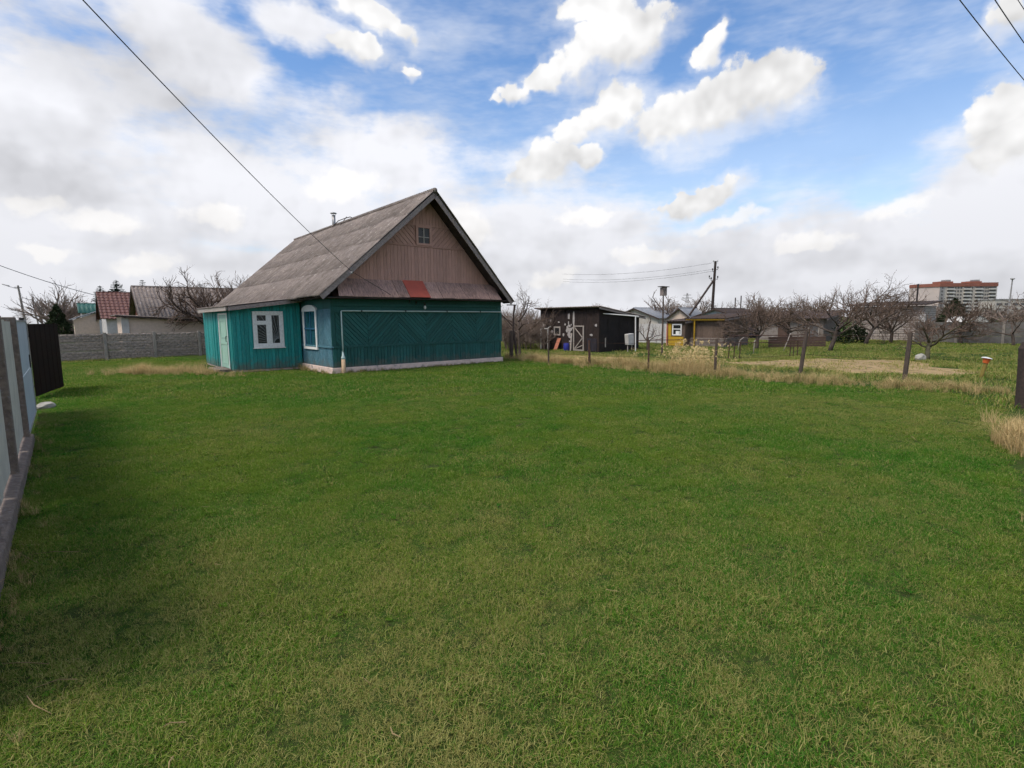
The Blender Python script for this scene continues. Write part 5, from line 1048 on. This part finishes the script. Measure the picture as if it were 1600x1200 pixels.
rm_ = MB(); rm_.box(0.2, 5.8, -0.065, 0.1, 1.2, 2.5); rm_ = rm_.mesh('balcony_door'); rm_.materials.append(MATS['far_dark'])
for fl in range(9):
    z = 0.4 + fl * 2.85
    for f in (0.13, 0.42, 0.62, 0.86):
        o = put('balcony', bm_, ab); o.location = (ln * f, 0, z); d_ = put('balcony_door', rm_, ab); d_.location = (ln * f, 0, z)
    for f in (0.03, 0.26, 0.31, 0.36, 0.55, 0.745, 0.79, 0.83):
        o = put('window', wm_, ab); o.location = (ln * f, -0.02 if f > 0.05 else -0.2, z + 0.9)
B0, B1 = AT(1552, 500, 330), AT(1690, 500, 330); B0.z = B1.z = 0; ln = (B1 - B0).length
lb = thing('apartment_block', 'long low far block with flat roof beside the lamp post', 'building', B0, 0)
m = MB(); m.box(0, ln, 0, 12, -1, 11.2); m.build('wall', 'far_cream', lb); m = MB(); m.box(-0.3, ln, -0.3, 12, 11.2, 11.7); m.build('roof', 'far_grey', lb)
wm2 = MB(); wm2.box(0, 3.4, -0.05, 0.1, 0, 1.4); wm2 = wm2.mesh('window'); wm2.materials.append(MATS['far_dark'])
for fl in range(3):
    for k in range(int(ln / 5)): o = put('window', wm2, lb); o.location = (1 + k * 5, 0, 1.6 + fl * 3.1)
gr = thing('greenhouse', 'small white film greenhouse behind the grey fence', 'greenhouse', AT(1530, 507, 52) * Vector((1, 1, 0)) if False else Vector((AT(1530, 507, 52).x, 52, 0)))
m = MB(); arc = [(1.2 * math.cos(math.pi * k / 8), 1.75 * math.sin(math.pi * k / 8)) for k in range(9)]; m.prism([(x, 0, z) for x, z in arc], [(x, 3, z) for x, z in arc]); m.build('film', 'far_white', gr, smooth=False); m = MB()
for yy in (-0.02, 1.5, 3.02): m.tube([(x * 1.02, yy, z * 1.02) for x, z in arc], 0.03, 5)
m.build('hoop', 'galv', gr)

# ------------------------------------------------------------------ grass, straw and weeds
def blade_mat(name, cols, dry_cols, trans=0.35):
    """Blade colour: green ramp by each blade's own number, straw where the tuft's dryness asks for it."""
    m = bpy.data.materials.new(name); m.use_nodes = True; n = m.node_tree.nodes; l = m.node_tree.links; n.clear()
    def at(nm, ty): a = n.new('ShaderNodeAttribute'); a.attribute_name = nm; a.attribute_type = ty; return a.outputs['Fac']
    def mx(f, a, b):
        x = n.new('ShaderNodeMix'); x.data_type = 'RGBA'; l.new(f, x.inputs['Factor'])
        for k, q in (('A', a), ('B', b)):
            if isinstance(q, tuple): x.inputs[k].default_value = (*q, 1)
            else: l.new(q, x.inputs[k])
        return x.outputs['Result']
    def mth(op, a, b):
        x = n.new('ShaderNodeMath'); x.operation = op
        for i, q in enumerate((a, b)):
            if isinstance(q, float): x.inputs[i].default_value = q
            else: l.new(q, x.inputs[i])
        return x.outputs[0]
    b1, b2 = at('blade_a', 'GEOMETRY'), at('blade_b', 'GEOMETRY'); dry = at('dry', 'INSTANCER'); tone = at('tone', 'INSTANCER')
    g = mx(b1, cols[0], cols[1]); g = mx(tone, g, mx(b1, cols[2], cols[3])); d = mx(b1, dry_cols[0], dry_cols[1])
    ss = n.new('ShaderNodeMapRange'); ss.inputs[1].default_value = -0.06; ss.inputs[2].default_value = 0.06; l.new(mth('SUBTRACT', dry, b2), ss.inputs[0])
    c = mx(ss.outputs[0], g, d)
    df = n.new('ShaderNodeBsdfDiffuse'); l.new(c, df.inputs[0]); tr = n.new('ShaderNodeBsdfTranslucent'); l.new(c, tr.inputs[0]); gl = n.new('ShaderNodeBsdfGlossy'); gl.inputs['Roughness'].default_value = 0.45; gl.inputs[0].default_value = (0.6, 0.6, 0.6, 1)
    s1_ = n.new('ShaderNodeMixShader'); s1_.inputs[0].default_value = trans; l.new(df.outputs[0], s1_.inputs[1]); l.new(tr.outputs[0], s1_.inputs[2])
    s2_ = n.new('ShaderNodeMixShader'); s2_.inputs[0].default_value = 0.015; l.new(s1_.outputs[0], s2_.inputs[1]); l.new(gl.outputs[0], s2_.inputs[2])
    o = n.new('ShaderNodeOutputMaterial'); l.new(s2_.outputs[0], o.inputs[0]); MATS[name] = m; return m
blade_mat('lawn_blades', ((0.030, 0.125, 0.009), (0.085, 0.240, 0.018), (0.080, 0.165, 0.012), (0.185, 0.265, 0.030)), ((0.22, 0.205, 0.050), (0.40, 0.375, 0.125)))
blade_mat('straw_blades', ((0.10, 0.13, 0.03), (0.16, 0.17, 0.05), (0.10, 0.13, 0.03), (0.16, 0.17, 0.05)), ((0.46, 0.32, 0.145), (0.66, 0.50, 0.25)), 0.25)

def tuft(seed, n, rad, h0, h1, width, lean, droop, mt, name, fluff=0):
    r = random.Random(seed); V, F_, A, B = [], [], [], []
    for k in range(n):
        a = r.uniform(0, 6.283); q = rad * math.sqrt(r.random()); x, y = q * math.cos(a), q * math.sin(a); h = r.uniform(h0, h1); ln = abs(r.gauss(0, lean)) + 0.1; az = r.uniform(0, 6.283)
        dx, dy = math.cos(az), math.sin(az); w = width * r.uniform(0.7, 1.3); wa = az + math.pi / 2 + r.uniform(-0.6, 0.6); wx, wy = math.cos(wa) * w / 2, math.sin(wa) * w / 2
        segs = [(0, 0), (0.5, ln * 0.35), (1.0, ln + droop * r.random())]; o = len(V); ra, rb = r.random(), r.random()
        for i, (t, off) in enumerate(segs):
            z = h * t * math.cos(min(1.35, off * 0.7)); ox = off * h
            if i < 2: V += [(x + dx * ox - wx * (1 - 0.3 * t), y + dy * ox - wy * (1 - 0.3 * t), z), (x + dx * ox + wx * (1 - 0.3 * t), y + dy * ox + wy * (1 - 0.3 * t), z)]
            else: V.append((x + dx * ox, y + dy * ox, z))
        F_ += [(o, o + 1, o + 3, o + 2), (o + 2, o + 3, o + 4)]; A += [ra] * 5; B += [rb] * 5
        if fluff and k % fluff == 0:
            tip = Vector(V[-1])
            for j in range(7):
                c = tip + Vector((r.gauss(0, 0.03), r.gauss(0, 0.03), r.gauss(0, 0.03))); o = len(V); d1 = norm((r.gauss(0, 1), r.gauss(0, 1), r.gauss(0, 1))) * 0.035; d2 = d1.cross(norm((r.gauss(0, 1), r.gauss(0, 1), r.gauss(0, 1)))) * 0.5
                V += [tuple(c - d1), tuple(c + d2), tuple(c + d1), tuple(c - d2)]; F_.append((o, o + 1, o + 2, o + 3)); A += [1.0] * 4; B += [0.0] * 4
    me = bpy.data.meshes.new(name); me.from_pydata(V, [], F_); me.materials.append(MATS[mt])
    for nm, arr in (('blade_a', A), ('blade_b', B)): at = me.attributes.new(nm, 'FLOAT', 'POINT'); at.data.foreach_set('value', arr)
    return me
def scatter(name, label, cat, tufts, pts):
    """One object: its points carry yaw, size, variant, dryness and tone, and each point shows one tuft mesh."""
    src = bpy.data.collections.new(name + '_source')
    for k, me in enumerate(tufts): src.objects.link(bpy.data.objects.new('%s_tuft_%02d' % (name, k), me))
    me = bpy.data.meshes.new(name); me.from_pydata([q[0] for q in pts], [], [])
    for nm, i in (('yaw', 1), ('size', 2), ('dry', 4), ('tone', 5)): a = me.attributes.new(nm, 'FLOAT', 'POINT'); a.data.foreach_set('value', [float(q[i]) for q in pts])
    a = me.attributes.new('variant', 'INT', 'POINT'); a.data.foreach_set('value', [int(q[3]) for q in pts])
    o = put(name, me); tag(o, label, cat, kind='stuff')
    ng = bpy.data.node_groups.new(name + '_nodes', 'GeometryNodeTree'); ng.interface.new_socket('Geometry', in_out='INPUT', socket_type='NodeSocketGeometry'); ng.interface.new_socket('Geometry', in_out='OUTPUT', socket_type='NodeSocketGeometry')
    N, K = ng.nodes, ng.links; gi = N.new('NodeGroupInput'); go = N.new('NodeGroupOutput'); ip = N.new('GeometryNodeInstanceOnPoints'); ci = N.new('GeometryNodeCollectionInfo'); ci.inputs['Collection'].default_value = src; ci.inputs['Separate Children'].default_value = True; ci.inputs['Reset Children'].default_value = True
    def na(nm, ty): x = N.new('GeometryNodeInputNamedAttribute'); x.data_type = ty; x.inputs['Name'].default_value = nm; return x.outputs['Attribute']
    cx = N.new('ShaderNodeCombineXYZ'); K.new(na('yaw', 'FLOAT'), cx.inputs[2]); er = N.new('FunctionNodeEulerToRotation'); K.new(cx.outputs[0], er.inputs[0])
    K.new(gi.outputs[0], ip.inputs['Points']); K.new(ci.outputs[0], ip.inputs['Instance']); ip.inputs['Pick Instance'].default_value = True
    K.new(na('variant', 'INT'), ip.inputs['Instance Index']); K.new(er.outputs[0], ip.inputs['Rotation']); K.new(na('size', 'FLOAT'), ip.inputs['Scale']); K.new(ip.outputs[0], go.inputs[0])
    md = o.modifiers.new('scatter', 'NODES'); md.node_group = ng
    return o
# outline of the mown lawn in plot coordinates
def plot(p): return p.x * UX.x + p.y * UX.y, p.x * WX.x + p.y * WX.y
edge = [plot(G(x, y)) for x, y in ((800, 563), (900, 571), (1010, 582), (1117, 592), (1250, 599), (1400, 608), (1500, 615), (1570, 640), (1585, 700), (1597, 800), (1610, 1000), (1640, 1300))]
def inside(u, v):
    if u < FU + 0.06 and v < 17.5: return False
    if u > 6.9 and v > HV - 0.05: return u > UR + 0.05
    if u > 4.4 and v > AV - 0.1 and v < 27: return False
    return True
lawn_poly = [(-0.5, -1), (-0.5, 17.5), (-2.5, 18.5), (-2.5, 33), (4.7, 33), (7, 18.7), (UR + 0.1, 18.7)] + edge
def in_poly(u, v, P):
    c = False
    for i in range(len(P)):
        (x1, y1), (x2, y2) = P[i - 1], P[i]
        if (y1 > v) != (y2 > v) and u < (x2 - x1) * (v - y1) / (y2 - y1) + x1: c = not c
    return c
def seg_dist(u, v, P):
    best = 9e9
    for (x1, y1), (x2, y2) in zip(P[:-1], P[1:]):
        dx, dy = x2 - x1, y2 - y1; t = max(0, min(1, ((u - x1) * dx + (v - y1) * dy) / (dx * dx + dy * dy))); best = min(best, math.hypot(u - x1 - t * dx, v - y1 - t * dy))
    return best
DRY = [(G(820, 820), 1.5, 0.22), (G(640, 1020), 1.0, 0.30), (G(680, 1180), 0.5, 0.42), (G(560, 1090), 0.35, 0.35), (G(1150, 980), 1.3, 0.22), (G(1440, 650), 2.2, 0.34), (G(1180, 632), 2.0, 0.28), (G(1400, 800), 1.6, 0.25), (G(400, 668), 0.9, 0.35), (G(330, 880), 1.0, 0.2), (G(120, 1080), 0.6, 0.3), (G(60, 1000), 0.35, 0.3), (G(640, 635), 1.6, 0.15), (G(200, 575), 3.0, 0.3)]
def dryness(x, y):
    d = 0.08 + 0.24 * max(0, mnoise.fractal((x * 0.55, y * 0.55, 1.3), 1.0, 2.0, 4) + 0.0) + 0.40 * max(0.0, mnoise.noise((x * 2.6, y * 2.6, 5.0))) + 0.3 * max(0.0, mnoise.noise((x * 7.5, y * 7.5, 1.0)))
    for c, rr, a in DRY: q = ((x - c.x) ** 2 + (y - c.y) ** 2) / (rr * rr); d += 0.85 * a * math.exp(-q)
    dd = math.hypot(x, y)
    return max(0.02, min(0.85, d + 0.10 * math.exp(-((dd - 2.5) / 2.5) ** 2)))
r = random.Random(77); pts = []
def lawn_points(d0, d1, dens, s0, s1, base):
    st_ = 1 / math.sqrt(dens)
    cells = [(x, y) for y in np.arange(d0 - st_, d1 + st_, st_) for x in np.arange(-1.02 * d1, 1.02 * d1, st_) if d0 <= y < d1 and abs(x) < 1.02 * y + 0.2]
    for x, y in cells:                  # jittered grid: no holes, no rows
        x = float(x) + r.uniform(-0.5, 0.5) * st_; y = float(y) + r.uniform(-0.5, 0.5) * st_
        u, v = x * UX.x + y * UX.y, x * WX.x + y * WX.y
        if not inside(u, v) or not in_poly(u, v, lawn_poly): continue
        tone = 0.42 + 0.7 * mnoise.fractal((x * 0.35, y * 0.35, 9.0), 1.0, 2.0, 3) + 0.6 * mnoise.noise((x * 2.3, y * 2.3, 4.4)) + 0.6 * mnoise.noise((x * 5.5, y * 5.5, 6.0)) + r.uniform(-0.25, 0.25)
        tone += 0.10 * math.exp(-((math.hypot(x, y) - 2.6) / 3.0) ** 2)
        dr = dryness(x, y); hgt = max(0.45, 1.0 + 0.28 * mnoise.noise((x * 1.7, y * 1.7, 2.0)) + 0.55 * mnoise.noise((x * 5.5, y * 5.5, 6.0)) - 0.3 * dr)
        pts.append(((x, y, gz(x, y)), r.uniform(0, 6.283), r.uniform(s0, s1) * hgt, (10 + r.randrange(2)) if (base == 0 and r.random() < 0.015) else base + r.randrange(5), dr, max(0, min(1, tone))))
lawn_points(1.5, 6.0, 105, 0.75, 1.15, 0)
lawn_points(6.0, 13.0, 55, 0.9, 1.35, 0)
lawn_points(13.0, 38.0, 11, 1.1, 1.6, 5)
tufts = [tuft(100 + k, 190, 0.115, 0.014, 0.045, 0.0030, 0.85, 0.6, 'lawn_blades', 'lawn_tuft') for k in range(5)] + [tuft(120 + k, 150, 0.23, 0.018, 0.05, 0.007, 0.6, 0.4, 'lawn_blades', 'lawn_tuft_far') for k in range(5)]
def rosette(seed):                      # a small broad-leaved weed
    q = random.Random(seed); V, F_, A, B = [], [], [], []
    for k in range(8):
        a = k * 0.785 + q.uniform(-0.25, 0.25); ln = q.uniform(0.018, 0.04); w = ln * 0.22; o = len(V); ca, sa = math.cos(a), math.sin(a)
        for t, ww, z in ((0.1, 0.3, 0.012), (0.5, 1.0, 0.028), (0.85, 0.8, 0.026)): V += [(ca * ln * t - sa * w * ww, sa * ln * t + ca * w * ww, z), (ca * ln * t + sa * w * ww, sa * ln * t - ca * w * ww, z)]
        V.append((ca * ln, sa * ln, 0.018)); F_ += [(o, o + 1, o + 3, o + 2), (o + 2, o + 3, o + 5, o + 4), (o + 4, o + 5, o + 6)]; A += [q.random() * 0.15] * 7; B += [1.0] * 7
    me = bpy.data.meshes.new('broadleaf'); me.from_pydata(V, [], F_); me.materials.append(MATS['lawn_blades'])
    for nm, arr in (('blade_a', A), ('blade_b', B)): at = me.attributes.new(nm, 'FLOAT', 'POINT'); at.data.foreach_set('value', arr)
    return me
tufts += [rosette(1), rosette(2)]
scatter('lawn_grass', 'short patchy green lawn grass with dry straw-coloured spots', 'grass', tufts, pts)
# rougher grass on the neighbours' plot
pts = []
for k in range(9500):
    y = math.sqrt(r.uniform(8 ** 2, 50 ** 2)); x = r.uniform(-0.95, 1.04) * y; u, v = x * UX.x + y * UX.y, x * WX.x + y * WX.y
    if in_poly(u, v, lawn_poly) or (HU - 3 < u < UR and v > 18) or (22.6 < u < 27 and 19.5 < v < 25) or v > 35 or v < -3: continue
    if u < -0.5 and v < 18: continue
    d = 0.60 + 0.6 * max(0, mnoise.fractal((x * 0.3, y * 0.3, 4.0), 1.0, 2.0, 3) + 0.1)
    for c, rr, a in ((G(1330, 570), 3.4, 0.75), (G(1220, 565), 2.5, 0.5), (G(940, 559), 2.6, 0.8), (G(200, 572), 3, 0.4)): d += a * math.exp(-((x - c.x) ** 2 + (y - c.y) ** 2) / rr ** 2)
    if d > 0.85 and r.random() < 0.6: continue
    pts.append(((x, y, gz(x, y)), r.uniform(0, 6.283), r.uniform(0.9, 1.8), r.randrange(5), min(0.95, d), r.random()))
for p in RIMS:
    for k in range(9):
        q = p + Vector((r.gauss(0, 0.3), r.gauss(0, 0.3), 0)); pts.append(((q.x, q.y, gz(q.x, q.y)), r.uniform(0, 6.28), r.uniform(0.8, 1.5), r.randrange(5), r.uniform(0.4, 1.0), r.random()))
tufts = [tuft(140 + k, 60, 0.30, 0.03, 0.10, 0.010, 0.6, 0.4, 'lawn_blades', 'meadow_tuft') for k in range(5)]
scatter('meadow_grass', 'rough mixed grass of the neighbouring plots', 'grass', tufts, pts)
# dry tall grass along the wire fence
pts = []
def along(P, n, spread, s0, s1, dry=(0.75, 1.0), base=0, var=6):
    P = [Vector((q.x, q.y, 0)) for q in P]; ln = [(b - a).length for a, b in zip(P[:-1], P[1:])]; T = sum(ln)
    for k in range(n):
        t = r.uniform(0, T); i = 0
        while i < len(ln) - 1 and t > ln[i]: t -= ln[i]; i += 1
        q = P[i].lerp(P[i + 1], t / ln[i]) + Vector((r.gauss(0, spread), r.gauss(0, spread), 0)); cl = 0.72 + 0.75 * mnoise.noise((q.x * 0.9, q.y * 0.9, 0)); cl = max(0.25, cl)
        pts.append(((q.x, q.y, gz(q.x, q.y)), r.uniform(0, 6.283), r.uniform(s0, s1) * cl, base + r.randrange(var), r.uniform(*dry), r.random()))
along([G(806, 560), G(860, 565), G(930, 568)], 150, 0.35, 0.5, 1.0)
along([G(930, 569), G(1013, 575), G(1117, 582)], 330, 0.6, 0.4, 1.05, (0.45, 1.0))
along([G(1117, 583), G(1180, 588), G(1260, 594), G(1420, 603)], 330, 0.55, 0.3, 0.75, (0.45, 0.95))
along([G(1420, 603), G(1500, 608), G(1560, 612)], 150, 0.35, 0.35, 0.6, (0.4, 0.8))
along([G(170, 583), G(245, 580), G(300, 583)], 150, 0.45, 0.5, 0.95, (0.7, 1.0))
along([G(305, 582), G(345, 586), G(368, 588)], 90, 0.22, 0.3, 0.6, (0.5, 1.0))
along([L(HU - 0.25, HV - 0.2), L(HU - 0.2, AV - 0.2), L(4.6, AV - 0.2)], 70, 0.08, 0.3, 0.55, (0.15, 0.7))
along([L(HU + 0.2, HV - 0.15), L(UR, HV - 0.15)], 120, 0.07, 0.22, 0.42, (0.1, 0.5))
along([G(1604, 665), G(1608, 712)], 60, 0.15, 0.6, 1.0, (0.85, 1.0)); along([G(1640, 760), G(1650, 880)], 14, 0.08, 0.3, 0.45, (0.5, 0.9))
along([L(FU + 0.1, 3.0), L(FU + 0.1, 8.5)], 70, 0.06, 0.10, 0.24, (0.2, 0.7)); along([L(FU + 0.1, 8.5), L(FU + 0.12, 17)], 70, 0.07, 0.12, 0.28, (0.05, 0.45))
tufts = [tuft(160 + k, 55, 0.16, 0.25, 0.62, 0.0075, 0.42, 0.5, 'straw_blades', 'straw_tuft') for k in range(6)]
scatter('dry_grass', 'tall dry straw-coloured grass along fences and walls', 'grass', tufts, pts)
# seed-headed weeds before the huts
pts = []; along([G(1040, 578), G(1075, 580), G(1110, 582)], 42, 0.5, 0.8, 1.35, (0.95, 1.0), 0, 3)
tufts = [tuft(180 + k, 12, 0.14, 0.6, 1.0, 0.009, 0.22, 0.25, 'straw_blades', 'weed', fluff=1) for k in range(3)]
scatter('dry_weeds', 'tall dead weeds with fluffy whitish seed heads before the huts', 'weeds', tufts, pts)
# loose stalks lying on the lawn
m = MB(); stalks = [((122, 852), (45, 858), 0.004), ((75, 1022), (0, 1022), 0.004), ((118, 1046), (52, 1060), 0.004), ((290, 1118), (250, 1126), 0.004), ((270, 1172), (262, 1200), 0.005), ((40, 1072), (78, 1100), 0.004), ((1425, 676), (1432, 682), 0.006), ((610, 1130), (626, 1145), 0.005), ((60, 870), (30, 855), 0.003)]
for (xa, ya), (xb, yb), w in stalks:
    a, b = G(xa, ya, 0.05), G(xb, yb, 0.06); a.z = gz(a.x, a.y) + 0.035; b.z = gz(b.x, b.y) + 0.045; c = a.lerp(b, 0.5) + Vector((r.uniform(-0.02, 0.02), r.uniform(-0.02, 0.02), 0.01)); m.tube([a, c, b], [w * 0.6, w * 0.6, w * 0.3], 4)
for k in range(70):
    y = math.sqrt(r.uniform(4, 120)); x = r.uniform(-0.95, 0.95) * y; u, v = x * UX.x + y * UX.y, x * WX.x + y * WX.y
    if not in_poly(u, v, lawn_poly) or u < -0.3: continue
    a = r.uniform(0, 6.28); ln = r.uniform(0.03, 0.12); z = gz(x, y) + 0.03; m.tube([(x, y, z), (x + ln * math.cos(a), y + ln * math.sin(a), z + r.uniform(-0.005, 0.02))], r.uniform(0.001, 0.002), 3)
tag(m.build('dry_stalks', 'straw'), 'loose dry stalks lying on the lawn', 'straw', kind='stuff')
